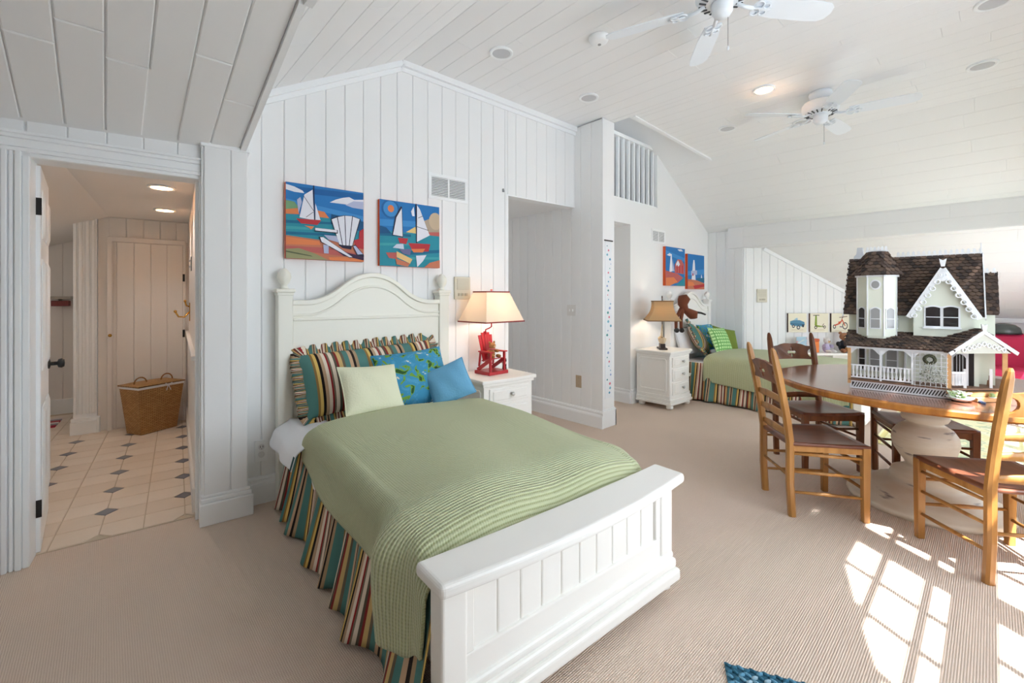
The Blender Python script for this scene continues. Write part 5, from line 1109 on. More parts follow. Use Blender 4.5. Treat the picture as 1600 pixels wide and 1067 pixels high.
# windows
def dwin(u0, u1, z0, z1, y, pane=PANE, arch=0.02, fn=None, parent=dh, bars=True, fw=0.008):
    fn = fn or (lambda a, z, c: Vector((a, y - c, z)))
    n = 6; um = (u0 + u1) / 2; top = [(u1 - (u1 - u0) * k / n, z1 + arch * math.sin(math.pi * k / n)) for k in range(n + 1)]
    P_ = [(u0, z0), (u1, z0)] + top
    o_ = [(u0 - fw, z0 - fw), (u1 + fw, z0 - fw)] + [(um + (x - um) * (1 + 2 * fw / (u1 - u0)), z + fw) for x, z in top]
    b = MB(); b.prism(o_, 0.004, fn); f = b.build('window', HT, parent)
    b = MB(); b.prism(P_, 0.0055, fn); b.build('pane', pane, f)
    if bars: b = MB(); zz = (z0 + z1) / 2; b.prism([(u0, zz - 0.002), (u1, zz - 0.002), (u1, zz + 0.002), (u0, zz + 0.002)], 0.0065, fn); b.build('glazing_bar', HT, f)
    return f
dwin(0.337, 0.398, 0.395, 0.50, 0.12, arch=0.008); dwin(0.411, 0.472, 0.395, 0.50, 0.12, arch=0.008)
b = MB(); b.box(0.324, 0.485, 0.108, 0.12, 0.380, 0.388); b.build('window_sill', HT, dh)
dwin(0.022, 0.050, 0.10, 0.24, 0.17, arch=0.0); dwin(0.078, 0.130, 0.10, 0.24, 0.17, arch=0.0, pane=PANEG); dwin(0.158, 0.205, 0.10, 0.24, 0.17, arch=0.0, pane=PANEG)
# entry door and opening
b = MB(); b.box(0.513, 0.535, 0.163, 0.171, 0.06, 0.25); b.build('door_opening', PANE, dh)
fE = lambda a, z, c: Vector((0.478 + a, 0.165 - c, z))
b = MB(); b.prism([(-0.035, 0.06), (0.035, 0.06), (0.035, 0.25), (-0.035, 0.25)], 0.006, fE); dd_ = b.build('front_door', HT, dh)
b = MB(); b.prism([(-0.025, 0.135), (0.025, 0.135), (0.025, 0.215), (0.015, 0.232), (0, 0.238), (-0.015, 0.232), (-0.025, 0.215)], 0.008, fE); b.build('door_glass', PANE, dd_)
for k in range(3): b = MB(); b.prism([(-0.0135 + k * 0.0125, 0.135), (-0.0115 + k * 0.0125, 0.135), (-0.0115 + k * 0.0125, 0.234), (-0.0135 + k * 0.0125, 0.234)], 0.009, fE); b.build('leading', HT, dd_)
b = MB(); b.prism([(0.0, 0), (0.024, 0), (0.020, 0.032), (0.014, 0.034), (0.012, 0.06), (0.009, 0.06), (0.008, 0.034), (0.003, 0.032)], 0.008, lambda a, z, c: (0.585 + a, 0.22 - c, 0.062 + z)); tag(b.build('toy_broom', mat('broom_brown', (112, 80, 58), 0.8), dh))
# tower
ap = 0.094; TCX, TCY = 0.112, 0.156; Ro = ap / math.cos(R(22.5))
oct_ = lambda r: [(TCX + r * math.cos(R(22.5 + 45 * k)), TCY + r * math.sin(R(22.5 + 45 * k))) for k in range(8)]
b = MB(); r0, r1 = oct_(Ro * 0.93), oct_(Ro); vs = [(x, y, 0.30) for x, y in r0] + [(x, y, 0.325) for x, y in r1] + [(x, y, 0.705) for x, y in r1]
b.add(vs, [tuple(range(7, -1, -1)), tuple(range(16, 24))] + [(8 * q + k, 8 * q + (k + 1) % 8, 8 * q + 8 + (k + 1) % 8, 8 * q + 8 + k) for q in (0, 1) for k in range(8)]); tw = b.build('tower', HW_, dh)
for k in (4, 5, 6, 7):
    p0, p1 = Vector(r1[k] + (0,)), Vector(r1[(k + 1) % 8] + (0,)); e = (p1 - p0).normalized(); n = Vector((e.y, -e.x, 0)); L = (p1 - p0).length
    fn = lambda a, z, c, p0=p0, e=e, n=n: p0 + e * a + n * c + Vector((0, 0, z))
    dwin(0.018, L - 0.018, 0.375, 0.485, 0, pane=PANEG if k != 4 else PANE, arch=0.012, fn=fn, parent=dh, fw=0.006)
    b = MB(); b.prism([(-0.003, 0.325), (0.003, 0.325), (0.003, 0.70), (-0.003, 0.70)], 0.004, fn); b.build('corner_strip', HT, tw)
    b = MB(); b.prism([(-0.008, 0.688), (L + 0.008, 0.688), (L + 0.008, 0.705), (-0.008, 0.705)], 0.010, fn); b.build('cornice', HT, tw)
    if k == 5:
        b = MB(); b.prism(ell(L / 2, 0.64, 0.027, 0.031, 20), 0.004, fn); rw_ = b.build('round_window', HT, dh)
        b = MB(); b.prism(ell(L / 2, 0.64, 0.019, 0.023, 20), 0.006, fn); b.build('pane', PANEG, rw_)
lo8, hi8 = oct_(Ro * 1.30), oct_(Ro * 0.52)
for k in range(8):
    A_, B_, C_, D_ = Vector(lo8[k] + (0.70,)), Vector(lo8[(k + 1) % 8] + (0.70,)), Vector(hi8[(k + 1) % 8] + (0.845,)), Vector(hi8[k] + (0.845,))
    facet('tower_roof', [A_, B_, C_, D_], th=0.004)
    if k in (3, 4, 5, 6, 7):
        e = (B_ - A_).normalized(); m0, m1 = (A_ + B_) / 2, (C_ + D_) / 2; up_ = (m1 - m0); L = (B_ - A_).length; l2 = (C_ - D_).length
        shingles('shingles', [(0, 0), (L, 0), ((L + l2) / 2, up_.length), ((L - l2) / 2, up_.length)], slope_fn(A_, e, up_))
b = MB(); b.add([(x, y, 0.846) for x, y in hi8], [tuple(range(8))]); b.build('tower_roof_cap', SHM[2], dh)
# main roof
sl = Vector((0, 0.24, 0.365)); LS = sl.length
facet('main_roof', [(-0.055, 0.13, 0.455), (0.575, 0.13, 0.455), (0.575, 0.37, 0.82), (-0.05, 0.37, 0.82)]); facet('main_roof', [(-0.055, 0.61, 0.455), (0.575, 0.61, 0.455), (0.575, 0.37, 0.82), (-0.05, 0.37, 0.82)])
shingles('shingles', [(0, 0), (0.63, 0), (0.63, LS), (0.0, LS)], slope_fn((-0.055, 0.13, 0.456), (1, 0, 0), sl))
b = MB(); b.taper((0.578, 0.12, 0.44), (0.578, 0.37, 0.818), 0.006, 0.02, 0.006, 0.02, up=(1, 0, 0)); b.build('bargeboard', HT, dh)
b = MB(); b.taper((-0.058, 0.125, 0.44), (-0.053, 0.37, 0.815), 0.005, 0.014, 0.005, 0.014, up=(1, 0, 0)); b.build('bargeboard', HT, dh)
facet('wing_roof', [(0.56, 0.25, 0.465), (0.634, 0.25, 0.465), (0.634, 0.38, 0.70), (0.56, 0.38, 0.70)]); shingles('shingles', [(0, 0), (0.074, 0), (0.074, 0.268), (0, 0.268)], slope_fn((0.56, 0.25, 0.466), (1, 0, 0), (0, 0.13, 0.235)))
facet('wing_roof', [(0.56, 0.51, 0.465), (0.634, 0.51, 0.465), (0.634, 0.38, 0.70), (0.56, 0.38, 0.70)])
# front gable roof with bargeboards
AP = Vector((0.409, 0.10, 0.745))
for s in (-1, 1):
    ev = Vector((0.409 + s * 0.147, 0.10, 0.455)); bk = Vector((0, 0.25, 0))
    facet('gable_roof', [ev, AP, AP + bk * 0.88, ev + bk * 0.12], th=0.005)
    d_ = (AP - ev); shingles('shingles', [(0, 0), (0.03, 0), (0.22, d_.length), (0, d_.length)], slope_fn(ev, (0, 1, 0), d_))
    b = MB(); b.taper(ev + Vector((0, -0.004, -0.012)), AP + Vector((0, -0.004, -0.018)), 0.006, 0.026, 0.006, 0.026, up=(0, 1, 0)); bb = b.build('bargeboard', HT, dh)
    for k in range(7):
        c_ = ev + d_ * (0.08 + 0.135 * k) + Vector((-s * 0.012, -0.008, -0.022)); b = MB(); b.tube([c_ + Vector((0.012 * math.cos(u), 0, 0.012 * math.sin(u))) for u in [2 * math.pi * i / 10 for i in range(10)]], 0.0035, 6, closed=True); b.build('scroll', HT, bb)
b = MB()
b.prism([(-0.008, 0.74), (0.008, 0.74), (0.016, 0.785), (0, 0.775), (-0.016, 0.785)], 0.008, lambda a, z, c: (0.409 + a, 0.098 - c, z)); b.build('gable_finial', HT, dh)
b = MB(); b.blob((0.409, 0.094, 0.675), 0.03, 0.004, 0.022, 8); b.build('gable_ornament', HT, dh)
# ridge cresting, chimney
b = MB(); b.prism([(-0.012, 0), (0.012, 0), (0.010, 0.010), (0.004, 0.013), (0.008, 0.024), (0.0, 0.036), (-0.008, 0.024), (-0.004, 0.013), (-0.010, 0.010)], 0.003, lambda a, z, c: (a, c, z)); src = b.build('cresting', HT, dh); src.location = (0.20, 0.37, 0.822)
for k in range(1, 16): q = src.copy(); COL.objects.link(q); q.parent = dh; q.location = (0.20 + k * 0.0245, 0.37, 0.822)
for k in range(6): q = src.copy(); COL.objects.link(q); q.parent = dh; q.location = (0.067 + k * 0.018, 0.13, 0.846)
for k in range(2): q = src.copy(); COL.objects.link(q); q.parent = dh; q.location = (0.595 + k * 0.028, 0.38, 0.702)
b = MB(); b.tube([(0.57, 0.37, 0.82), (0.57, 0.37, 0.885)], 0.003, 6); b.build('ridge_spike', HT, dh)
b = MB(); b.prism([(-0.03, 0.79), (0.032, 0.79), (0.032, 0.84), (0.020, 0.857), (0.016, 0.90), (-0.012, 0.90), (-0.016, 0.857), (-0.03, 0.84)], 0.05, lambda a, z, c: (a, 0.37 + c, z)); b.build('chimney', mat('chimney_grey', (206, 210, 216), 0.6), dh)
# porch roof, posts, railing, trellis
pe, pw = Vector((0, -0.035, 0.268)), Vector((0, 0.17, 0.345)); ps_ = pw - pe
facet('porch_roof', [(-0.032, pe.y, pe.z), (0.457, pe.y, pe.z), (0.50, pw.y, pw.z), (-0.036, pw.y, pw.z)]); shingles('shingles', [(0, 0), (0.489, 0), (0.532, ps_.length), (0.0, ps_.length)], slope_fn((-0.034, pe.y, pe.z + 0.001), (1, 0, 0), ps_))
b = MB(); b.box(-0.02, 0.445, -0.022, -0.012, 0.25, 0.268); b.build('porch_beam', HT, dh)
EAP = EM + Vector((0, 0, 0.385)) - EN * 0.03; off = -EN * 0.03
for s, Q in ((-1, E0), (1, E1)):
    ev = Q + ED * s * 0.035 + off + Vector((0, 0, 0.262)); bk = EN * 0.2
    facet('entry_roof', [ev, EAP, EAP + bk, ev + bk * (0.25 if s < 0 else 1.0)], th=0.005); d_ = EAP - ev
    shingles('shingles', [(0, 0), (0.05 if s < 0 else 0.2, 0), (0.2, d_.length), (0, d_.length)], slope_fn(ev, EN, d_))
    b = MB(); b.taper(ev + Vector((0, 0, -0.010)) - EN * 0.003, EAP + Vector((0, 0, -0.012)) - EN * 0.003, 0.006, 0.018, 0.006, 0.018, up=tuple(EN)); b.build('bargeboard', HT, dh)
b = MB(); b.add([E0 + Vector((0, 0, 0.255)) + off, E1 + Vector((0, 0, 0.255)) + off, EM + Vector((0, 0, 0.37)) + off] + [E0 + Vector((0, 0, 0.255)), E1 + Vector((0, 0, 0.255)), EM + Vector((0, 0, 0.37))], [(0, 1, 2), (5, 4, 3), (0, 3, 4, 1), (1, 4, 5, 2), (2, 5, 3, 0)]); b.build('entry_gable', mat('entry_gable_cream', (182, 182, 170), 0.6), dh)
for k in range(9):
    t_ = -0.11 + 0.0275 * k; c_ = EM + ED * t_ + off * 1.12 + Vector((0, 0, 0.272 + 0.035 * (1 - abs(t_) / 0.12))); b = MB()
    b.tube([c_ + ED * (0.011 * math.cos(u)) + Vector((0, 0, 0.011 * math.sin(u))) for u in [2 * math.pi * i / 9 for i in range(9)]], 0.003, 5, closed=True); b.build('fretwork', HT, dh)
b = MB(); fEn = EAP + Vector((0, 0, 0.0)); b.prism([(-0.008, -0.01), (0.008, -0.01), (0.016, 0.03), (0, 0.022), (-0.016, 0.03)], 0.008, lambda a, z, c: fEn + ED * a - EN * c + Vector((0, 0, z))); b.build('entry_finial', HT, dh)
def dpost(x, y, z0=0.06, z1=0.255, w=0.016, m=PINE, nm='porch_post'): b = MB(); b.box(x - w / 2, x + w / 2, y - w / 2, y + w / 2, z0, z1); return b.build(nm, m, dh)
dpost(-0.008, -0.004, 0.03); dpost(E0.x - 0.004, E0.y, 0.03, w=0.02); dpost(E1.x, E1.y, 0.03, w=0.02); dpost(0.142, -0.006, m=HT, w=0.010); dpost(0.283, -0.006, m=HT, w=0.010); dpost(0.245, 0.165, m=HT, w=0.010, z1=0.3)
for k, (x, s) in enumerate(((0.0, 1), (0.137, -1), (0.147, 1), (0.278, -1), (0.288, 1), (0.43, -1))):
    b = MB(); b.prism([(x, 0.25), (x, 0.215), (x + s * 0.012, 0.228), (x + s * 0.022, 0.24), (x + s * 0.034, 0.25)], 0.004, lambda a, z, c: (a, -0.008 + c, z)); b.build('bracket', HT, dh)
b = MB(); b.box(0.0, 0.28, -0.008, -0.002, 0.142, 0.150); b.build('porch_rail', HT, dh); b = MB(); b.box(0.0, 0.28, -0.008, -0.002, 0.068, 0.075); b.build('porch_rail', HT, dh)
b = MB(); b.prism([(-0.006, 0.075), (0.006, 0.075), (0.0045, 0.095), (0.002, 0.11), (0.0055, 0.125), (0.004, 0.142), (-0.004, 0.142), (-0.0055, 0.125), (-0.002, 0.11), (-0.0045, 0.095)], 0.004, lambda a, z, c: (a, -0.007 + c, z)); src = b.build('baluster', HT, dh); src.location = (0.012, 0, 0)
for k in range(1, 15): q = src.copy(); COL.objects.link(q); q.parent = dh; q.location = (0.012 + k * 0.0183, 0, 0)
for k in range(4): q = src.copy(); COL.objects.link(q); q.parent = dh; q.location = (0.451 + 0.012 * k, 0.014 + 0.012 * k, 0)
b = MB(); b.taper((0.442, 0.005, 0.146), (0.495, 0.058, 0.146), 0.008, 0.008, 0.008, 0.008); b.build('porch_rail', HT, dh); dpost(0.497, 0.06, m=HT, w=0.012, z1=0.165, nm='newel_post'); dpost(0.60, 0.163, m=HT, w=0.012, z1=0.165, nm='newel_post')
for k in range(7): b = MB(); x = 0.294 + k * 0.0218; b.box(x - 0.0016, x + 0.0016, -0.012, -0.009, 0.05, 0.25); b.build('trellis_bar', HT, dh)
for k in range(9): b = MB(); z = 0.06 + k * 0.0232; b.box(0.288, 0.43, -0.012, -0.009, z - 0.0016, z + 0.0016); b.build('trellis_bar', HT, dh)
b = MB()
for k in range(420):
    a = rs.uniform(0, 6.28); rr_ = rs.uniform(0, 1) ** 0.6; z = 0.075 + 0.09 * rr_ * abs(math.sin(a)) + rs.uniform(0, 0.05); x = 0.365 + 0.058 * rr_ * math.cos(a) * (1 - (z - 0.07) * 2.0); s = rs.uniform(0.003, 0.007); y = -0.014 - rs.uniform(0, 0.02); u = rs.uniform(0, 3)
    b.add([(x - s * math.cos(u), y, z - s * math.sin(u)), (x + s * math.sin(u), y - s * 0.5, z - s * 0.3), (x + s * math.cos(u), y, z + s * math.sin(u))], [(0, 1, 2)], k % 3)
tag(b.build('climbing_plant', [mat('leaf_silver', (196, 200, 194), 0.8), mat('leaf_grey', (140, 146, 130), 0.8), mat('leaf_pale', (224, 226, 222), 0.8)], dh), kind='stuff')
b = MB(); b.tube([(0.356 + 0.021 * math.cos(u), -0.018, 0.212 + 0.021 * math.sin(u)) for u in [2 * math.pi * i / 16 for i in range(16)]], 0.009, 7, closed=True); b.build('wreath', mat('wreath_green', (72, 76, 56), 0.95, var=0.4, vscale=90, bump=0.8, bscale=200), dh)
# small things on the table
HF = Frame(3.417, 0.595, -87)
def tp(u, c, z=0.0): return HF.at(u, c, TH + z)
t = thing('toy_bowl', 'small white dish of green leaves at the dollhouse porch corner', 'dish', tp(0.475, 0.03, 0.0)); b = MB(); b.lathe([(0.018, 0), (0.045, 0.012), (0.058, 0.024), (0.055, 0.025), (0.04, 0.014), (0.0, 0.006)], 20); b.build('dish', HT, t, smooth=True)
b = MB()
for k in range(90): a = rs.uniform(0, 6.28); r_ = rs.uniform(0, 0.05); s = rs.uniform(0.005, 0.012); x, y, z = r_ * math.cos(a) - 0.01, r_ * math.sin(a), 0.012 + rs.uniform(0, 0.04); b.add([(x - s, y, z), (x, y + s, z + s), (x + s, y - s, z + s * .6)], [(0, 1, 2)], k % 2)
tag(b.build('leaves', [mat('sprig_green', (150, 176, 120), 0.8), mat('sprig_white', (224, 230, 214), 0.8)], t), kind='stuff')
t = thing('toy_flower_pot', 'tiny potted plant in front of the dollhouse steps', 'toy', tp(0.60, -0.08, 0.0)); b = MB(); b.lathe([(0.010, 0), (0.015, 0.026), (0.012, 0.026), (0, 0.022)], 12); b.build('pot', HT, t, smooth=True); b = MB(); b.blob((0, 0, 0.034), 0.014, 0.014, 0.014, 8); b.build('plant', mat('sprig_green', (150, 176, 120)), t)
t = thing('toy_bicycle_piece', 'small blue toy lying on the table beside the white dish', 'toy', tp(0.555, -0.0, 0.0), 20); b = MB(); b.box(-0.03, 0.03, -0.010, 0.010, 0, 0.010); b.build('body', mat('toy_blue', (60, 90, 130), 0.5), t, bevel=0.003)
b = MB(); b.tube([(-0.04, 0.0, 0.012), (0.0, 0.012, 0.02), (0.045, 0.0, 0.008)], 0.003, 6); b.build('handle', mat('toy_grey', (150, 156, 166), 0.5), t)
t = thing('pencil', 'brown pencil lying on the table near the picture edge', 'pencil', tp(0.72, -0.05, 0.005), 10); b = MB(); b.tube([(-0.06, 0, 0), (0.05, 0, 0)], 0.004, 6); b.build('shaft', mat('pencil_brown', (120, 80, 40), 0.5), t); b = MB(); b.tube([(0.05, 0, 0), (0.068, 0, 0)], [0.004, 0.0005], 6); b.build('tip', PINE, t)
# ------------------------------------------------------------------ alcove shelf and toys
SH0, SH1, SHZ = ka_(1226), ka_(1331), 0.53
t = thing('low_shelf', 'low white open shelf under the three prints, holding toys', 'shelf', FK.at(SH0, 0.04), FK.deg); wS = SH1 - SH0
b = MB(); b.box(0, wS, -0.30, 0, SHZ - 0.03, SHZ); b.build('top', FURN, t, bevel=0.004)
for x in (0, wS / 2 - 0.01, wS - 0.02): b = MB(); b.box(x, x + 0.02, -0.29, 0, 0, SHZ - 0.03); b.build('side_panel', FURN, t)
b = MB(); b.box(0, wS, -0.29, 0, 0.02, 0.04); b.box(0, wS, -0.012, 0, 0.04, SHZ - 0.03); b.build('back_panel', FURN, t)
b = MB(); b.box(0.02, wS - 0.02, -0.28, 0, 0.26, 0.28); b.build('shelf_board', FURN, t)
def sp(px, c=0.18): return FK.at(ka_(px), c, SHZ)
t = thing('picture_book', 'pale blue picture book standing on the low shelf', 'book', sp(1233, 0.16), FK.deg + 5); b = MB(); b.box(0, 0.16, -0.02, 0, 0, 0.22); b.build('pages', mat('book_pages', (230, 224, 214), 0.8), t); b = MB(); b.box(-0.002, 0.164, -0.024, -0.02, -0.0, 0.224); b.build('cover', ramp_noise('book_cover', [(0, (214, 168, 170)), (0.42, (170, 200, 216)), (0.55, (206, 214, 210))], 9, coord='Object'), t)
t = thing('toy_box', 'small orange toy box on the low shelf behind the chair crest', 'toy', sp(1255, 0.16), FK.deg); b = MB(); b.box(0, 0.09, -0.07, 0, 0, 0.16); b.build('box', mat('toy_orange', (224, 120, 40), 0.5), t, bevel=0.008); b = MB(); b.box(-0.004, 0.094, -0.074, 0.004, 0.16, 0.20); b.build('lid', mat('toy_orange_dark', (196, 84, 30), 0.5), t, bevel=0.008)
def plush(name, label, loc, rz, s, m, cloth=None, lie=False):
    t = thing(name, label, 'toy', loc, rz); t.scale = (s, s, s)
    b = MB(); b.blob((0, 0, 0.10), 0.085, 0.07, 0.11, 14); b.build('body', cloth or m, t, smooth=True)
    b = MB(); b.blob((0, -0.02, 0.265), 0.075, 0.07, 0.068, 14); h_ = b.build('head', m, t, smooth=True)
    for sx in (-1, 1):
        b = MB(); b.blob((sx * 0.058, -0.005, 0.325), 0.026, 0.015, 0.026, 10); b.build('ear', m, h_, smooth=True)
        b = MB(); b.blob((sx * 0.06, -0.13, 0.035), 0.036, 0.09, 0.036, 10); b.build('leg', m, t, smooth=True)
        b = MB(); b.blob((sx * 0.1, -0.05, 0.14), 0.03, 0.06, 0.045, 10); b.build('arm', cloth or m, t, smooth=True)
        b = MB(); b.blob((sx * 0.026, -0.086, 0.278), 0.007, 0.005, 0.007, 8); b.build('eye', BLACK, h_)
    b = MB(); b.blob((0, -0.082, 0.25), 0.032, 0.025, 0.025, 10); b.build('muzzle', mat('pale_plush', (214, 178, 134)), h_, smooth=True); b = MB(); b.blob((0, -0.106, 0.26), 0.01, 0.006, 0.007, 8); b.build('nose', BLACK, h_)
    return t
DKC = mat('dark_navy_cloth', (34, 36, 44), 0.95)
plush('teddy_bear', 'brown teddy bear in dark clothes sitting on the low shelf', sp(1306, 0.17), FK.deg - 15, 0.86, mat('brown_plush', (158, 108, 78), 0.95, var=0.2, vscale=40, bump=0.5, bscale=200), DKC)
t = thing('plush_dog', 'tan plush animal lying along the low shelf edge', 'toy', sp(1318, 0.27), FK.deg); b = MB(); b.blob((0, 0, 0.05), 0.11, 0.055, 0.05, 12); b.build('body', TAN, t, smooth=True); b = MB(); b.blob((-0.12, -0.01, 0.055), 0.055, 0.05, 0.045, 12); b.build('head', TAN, t, smooth=True)
for x in (-0.09, 0.09): b = MB(); b.blob((x, -0.05, 0.02), 0.03, 0.05, 0.02, 8); b.build('leg', TAN, t, smooth=True)
plush('plush_rabbit', 'small white plush toy slumped on the low shelf', sp(1279, 0.17), FK.deg + 10, 0.62, mat('white_plush', (226, 220, 220), 0.95, bump=0.4, bscale=200), mat('lilac_cloth', (186, 176, 206), 0.9))
# ------------------------------------------------------------------ toy hanging on the distant headboard
t = thing('hanging_toy', 'brown long legged stuffed toy hanging on the distant headboard behind the lamp', 'toy', (5.62, 2.86, 0.905), -30); t.scale = (0.95, 0.95, 0.74)
BRN = mat('chestnut_plush', (112, 60, 38), 0.9, bump=0.4, bscale=150)
b = MB(); b.tube([(0.10, 0, 0.62), (0.12, 0, 0.55), (0.10, 0, 0.45), (0.14, 0, 0.36), (0.24, -0.02, 0.28), (0.26, -0.02, 0.20)], [0.055, 0.085, 0.065, 0.05, 0.085, 0.05], 12); b.build('body', BRN, t, smooth=True)
b = MB(); b.tube([(0.26, -0.03, 0.32), (0.36, -0.05, 0.30), (0.42, -0.06, 0.27)], [0.022, 0.018, 0.014], 8); b.build('arm', BLACK, t, smooth=True)
for x in (-0.02, 0.06):
    b = MB(); b.tube([(0.10, 0, 0.42), (x, -0.02, 0.2), (x, -0.02, 0.02)], [0.035, 0.024, 0.02], 8); lg = b.build('leg', BRN, t, smooth=True)
    b = MB(); b.blob((x, -0.035, -0.01), 0.03, 0.05, 0.045, 10); b.build('boot', BLACK, lg, smooth=True)
t = thing('draped_cloth', 'teal cloth draped at the corner of the distant bed, seen under the table', 'cloth', P2(-0.66, -1.93, 0.30), 0)
b = MB(); b.grid(lambda i, j: (-0.05 * math.sin(math.pi * i) - 0.02 * j, -0.28 * (i - 0.5) * (1 + 0.2 * j), 0.20 * math.sin(math.pi * i) * (1 - j) + 0.02), 16, 6); b.build('cloth', mat('teal_cotton', (22, 96, 118), 0.9), t, smooth=True, solid=0.006)
# ------------------------------------------------------------------ armchair and helmet at the far side
MAG = mat('magenta_velvet', (186, 36, 78), 0.75)
t = thing('armchair', 'magenta upholstered armchair at the picture edge behind the dollhouse', 'armchair', (8.15, -0.24, 0), 90)
b = MB(); b.box(-0.36, 0.36, -0.32, 0.30, 0.10, 0.36); b.build('base', MAG, t, bevel=0.03, seg=3)
b = MB(); b.box(-0.27, 0.27, -0.36, 0.18, 0.34, 0.48); b.build('seat_cushion', MAG, t, bevel=0.05, seg=4)
b = MB(); b.box(-0.36, 0.36, 0.16, 0.36, 0.3, 0.88); b.build('backrest', MAG, t, bevel=0.06, seg=4)
for s in (-1, 1):
    b = MB(); b.box(s * 0.34 - 0.08, s * 0.34 + 0.08, -0.36, 0.30, 0.12, 0.62); b.build('armrest', MAG, t, bevel=0.06, seg=4)
    for y in (-0.28, 0.26): b = MB(); b.taper((s * 0.3, y, 0), (s * 0.3, y, 0.11), 0.035, 0.035, 0.05, 0.05); b.build('foot', DARKW, t)
t.rotation_euler = (0, 0, R(-90))
t = thing('helmet', 'dark bicycle helmet resting on the magenta armchair back', 'helmet', (8.41, -0.10, 0.875), 0)
b = MB(); b.lathe([(0.15, 0.0), (0.155, 0.03), (0.14, 0.08), (0.10, 0.115), (0.05, 0.13), (0, 0.133)], 24); b.build('shell', mat('helmet_grey', (70, 76, 74), 0.25), t, smooth=True, solid=0.012)
b = MB(); b.lathe([(0.157, 0.0), (0.163, 0.008), (0.157, 0.016)], 24); b.build('rim', BLACK, t, smooth=True)
# ------------------------------------------------------------------ rugs
t = thing('area_rug', 'pale yellow patterned rug on the sunlit floor beyond the table', 'rug', (6.05, 0.05, 0), 0)
b = MB(); b.box(-0.85, 0.85, -0.68, 0.70, 0.0, 0.010); b.build('pile', ramp_noise('rug_pattern', [(0, (226, 220, 168)), (0.45, (232, 228, 190)), (0.56, (196, 204, 170)), (0.62, (236, 232, 204))], 6, coord='Object'), t)
for y in (-0.66, 0.66): b = MB(); b.box(-0.85, 0.85, y - 0.02, y + 0.02, 0.009, 0.012); b.build('border', mat('rug_border', (214, 204, 140), 0.95), t)
RK = Vector((1.67, 0.665, 0)); RE1 = Vector((0.463, -0.886, 0)); RE2 = Vector((-0.874, -0.486, 0))
t = thing('braided_rug', 'blue braided rug corner at the bottom picture edge', 'rug', tuple(RK), 0)
b = MB(); b.add([Vector((0, 0, 0.001)), RE1 * 0.9, RE1 * 0.9 + RE2 * 0.6, RE2 * 0.6] + [v + Vector((0, 0, 0.006)) for v in (Vector((0, 0, 0)), RE1 * 0.9, RE1 * 0.9 + RE2 * 0.6, RE2 * 0.6)], [(0, 1, 2, 3), (7, 6, 5, 4), (0, 4, 5, 1), (1, 5, 6, 2), (2, 6, 7, 3), (3, 7, 4, 0)]); b.build('backing', mat('rug_teal', (40, 90, 112), 0.95), t)
BRM = [mat('braid_%d' % k, c, 0.95) for k, c in enumerate(((96, 152, 180), (52, 108, 132), (160, 190, 204), (120, 168, 190)))]
for r_ in range(24):
    b = MB(); c0 = RE2 * (0.012 + r_ * 0.0245)
    for k in range(44):
        s = 1 if (k + r_) % 2 else -1; ang = math.atan2(RE1.y, RE1.x) + s * 0.55; M = Matrix.Rotation(ang, 4, 'Z')
        b.blob(c0 + RE1 * (0.01 + k * 0.0203) + RE2 * (s * 0.003) + Vector((0, 0, 0.008)), 0.016, 0.007, 0.007, 6, rs.choice((0, 0, 1, 1, 2, 3)) if r_ > 0 else rs.choice((1, 1, 0)), M)
    tag(b.build('braid', BRM, t, smooth=True), kind='stuff')
# ------------------------------------------------------------------ bathroom things
WICK = weave_mat('wicker', (204, 160, 104), (182, 134, 80))
t = thing('laundry_hamper', 'wicker laundry hamper with lid and loop handles in the bathroom', 'hamper', (0.345, 5.715, 0.012), 28)
def tap(z): q = z / 0.48; return 0.165 + 0.045 * q, 0.105 + 0.04 * q
b = MB(); per = []
for k in range(4):
    sx0, sy0 = ((-1, -1), (1, -1), (1, 1), (-1, 1))[k]; sx1, sy1 = ((1, -1), (1, 1), (-1, 1), (-1, -1))[k]
    def fn(i, j):
        z = j * 0.46; w, d = tap(z); x0, y0, x1, y1 = sx0 * w, sy0 * d, sx1 * w, sy1 * d; bul = 0.006 * math.sin(math.pi * i)
        return (x0 + (x1 - x0) * i, y0 + (y1 - y0) * i, z)
    b.grid(fn, 8, 10, uvf=lambda i, j, k=k: (i * (0.36 if k % 2 == 0 else 0.25) + k, j * 0.46))
b.build('basket', WICK, t, solid=0.01)
b = MB(); w, d = tap(0.48); b.box(-w, w, -d, d, 0.44, 0.47); b.build('liner', SHEET, t, bevel=0.004)
b = MB(); b.grid(lambda i, j: ((i * 2 - 1) * (w + 0.008), (j * 2 - 1) * (d + 0.008), 0.475 + 0.018 * (1 - (i * 2 - 1) ** 4) * (1 - (j * 2 - 1) ** 4)), 12, 10, uvf=lambda i, j: (i * 0.42, j * 0.3)); b.build('lid', WICK, t, solid=0.012)
for x in (-0.12, 0.12): b = MB(); b.tube([(x + 0.055 * math.cos(u), -0.02, 0.485 + 0.06 * math.sin(u)) for u in [math.pi * i / 10 for i in range(11)]], 0.006, 8); b.build('handle', mat('wicker_dark', (160, 110, 60), 0.6), t, smooth=True)
b = MB()
for sx in (-1, 1): b.tube([(0.05, -d - 0.01, 0.455), (0.05 + sx * 0.03, -d - 0.02, 0.47), (0.05 + sx * 0.035, -d - 0.02, 0.45), (0.05, -d - 0.01, 0.455), (0.05 + sx * 0.02, -d - 0.015, 0.40)], 0.004, 6)
b.build('bow', SHEET, t, smooth=True)
t = thing('wall_hook', 'brass double coat hook on the bathroom side wall', 'hook', FB.at(-0.25, -2.15, 1.20), FB.deg)
b = MB(); b.box(-0.008, 0.0, -0.02, 0.02, -0.09, 0.09); b.build('plate', BRASS, t, bevel=0.004)
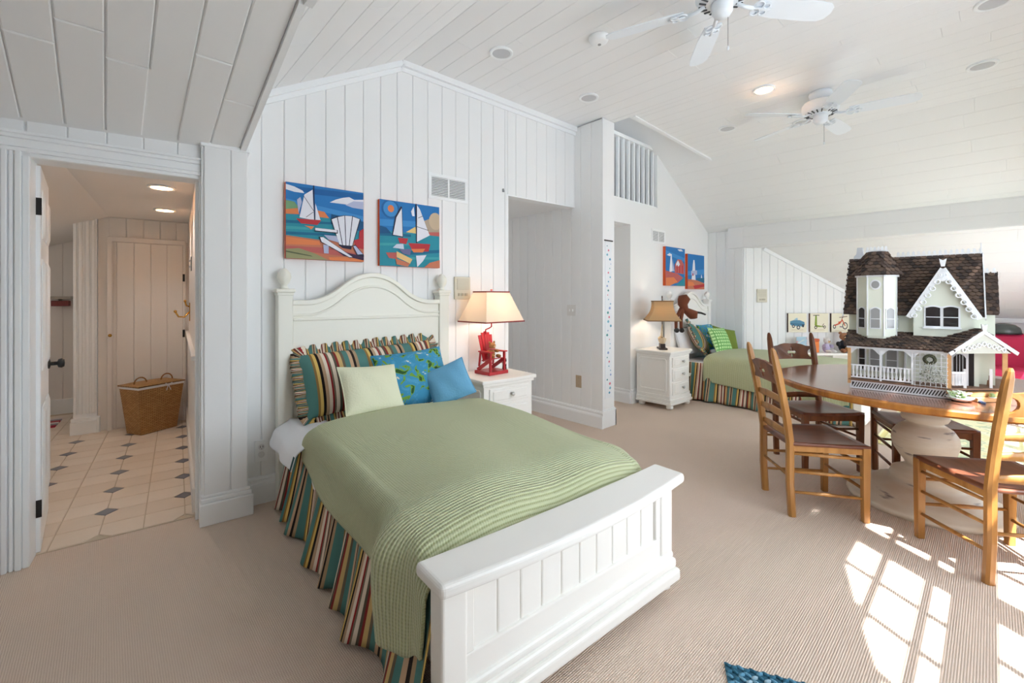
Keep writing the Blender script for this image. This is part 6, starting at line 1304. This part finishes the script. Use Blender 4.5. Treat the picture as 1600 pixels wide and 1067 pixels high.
b = MB(); b.tube([(-0.006, 0, 0.0), (-0.045, 0, -0.05), (-0.09, 0, -0.045), (-0.115, 0, 0.0)], 0.008, 8); b.blob((-0.115, 0, 0.005), 0.014, 0.014, 0.014, 8); b.build('lower_hook', BRASS, t, smooth=True)
b = MB(); b.tube([(-0.006, 0, 0.05), (-0.03, 0, 0.06), (-0.04, 0, 0.10)], 0.007, 8); b.blob((-0.04, 0, 0.105), 0.012, 0.012, 0.012, 8); b.build('upper_hook', BRASS, t, smooth=True)
t = thing('thermostat', 'small metal switch plate on the bathroom side wall above the hook', 'switch', FB.at(-0.25, -1.55, 1.63), FB.deg); b = MB(); b.box(-0.008, 0, -0.04, 0.04, -0.06, 0.06); b.build('plate', mat('brushed_metal', (170, 168, 164), 0.3, metal=0.8), t, bevel=0.003)
for z in (-0.025, 0.025): b = MB(); b.box(-0.02, -0.006, -0.006, 0.006, z - 0.008, z + 0.008); b.build('toggle', TRIMW, t)
t = thing('wall_shelf', 'small grey and red shelf on the far bathroom wall', 'shelf', FB.at(-1.39, -3.96, 1.27), FB.deg); b = MB(); b.box(-0.10, 0.08, -0.16, 0, 0.05, 0.08); b.build('shelf_board', mat('shelf_grey', (176, 170, 160), 0.6), t); b = MB(); b.box(-0.08, 0.06, -0.14, -0.01, -0.03, 0.03); b.build('red_box', mat('box_red', (120, 50, 50), 0.6), t, bevel=0.004); b = MB(); b.prism([(0, 0.05), (0.02, 0.05), (0.0, 0.0)], 0.02, lambda a, z, c: (-0.03 + c, -a * 5, z)); b.build('bracket', mat('shelf_grey', (176, 170, 160)), t)
t = thing('bath_mat', 'striped pink and grey bath mat on the far bathroom tiles', 'mat', FB.at(-1.75, -3.45, 0.009), FB.deg)
for k in range(6): b = MB(); b.box(-0.35, 0.40, -0.2 + k * 0.07, -0.13 + k * 0.07, 0, 0.012); b.build('stripe', mat(('mat_red', 'mat_grey', 'mat_white')[k % 3], ((176, 50, 70), (150, 150, 156), (226, 216, 214))[k % 3], 0.95), t)
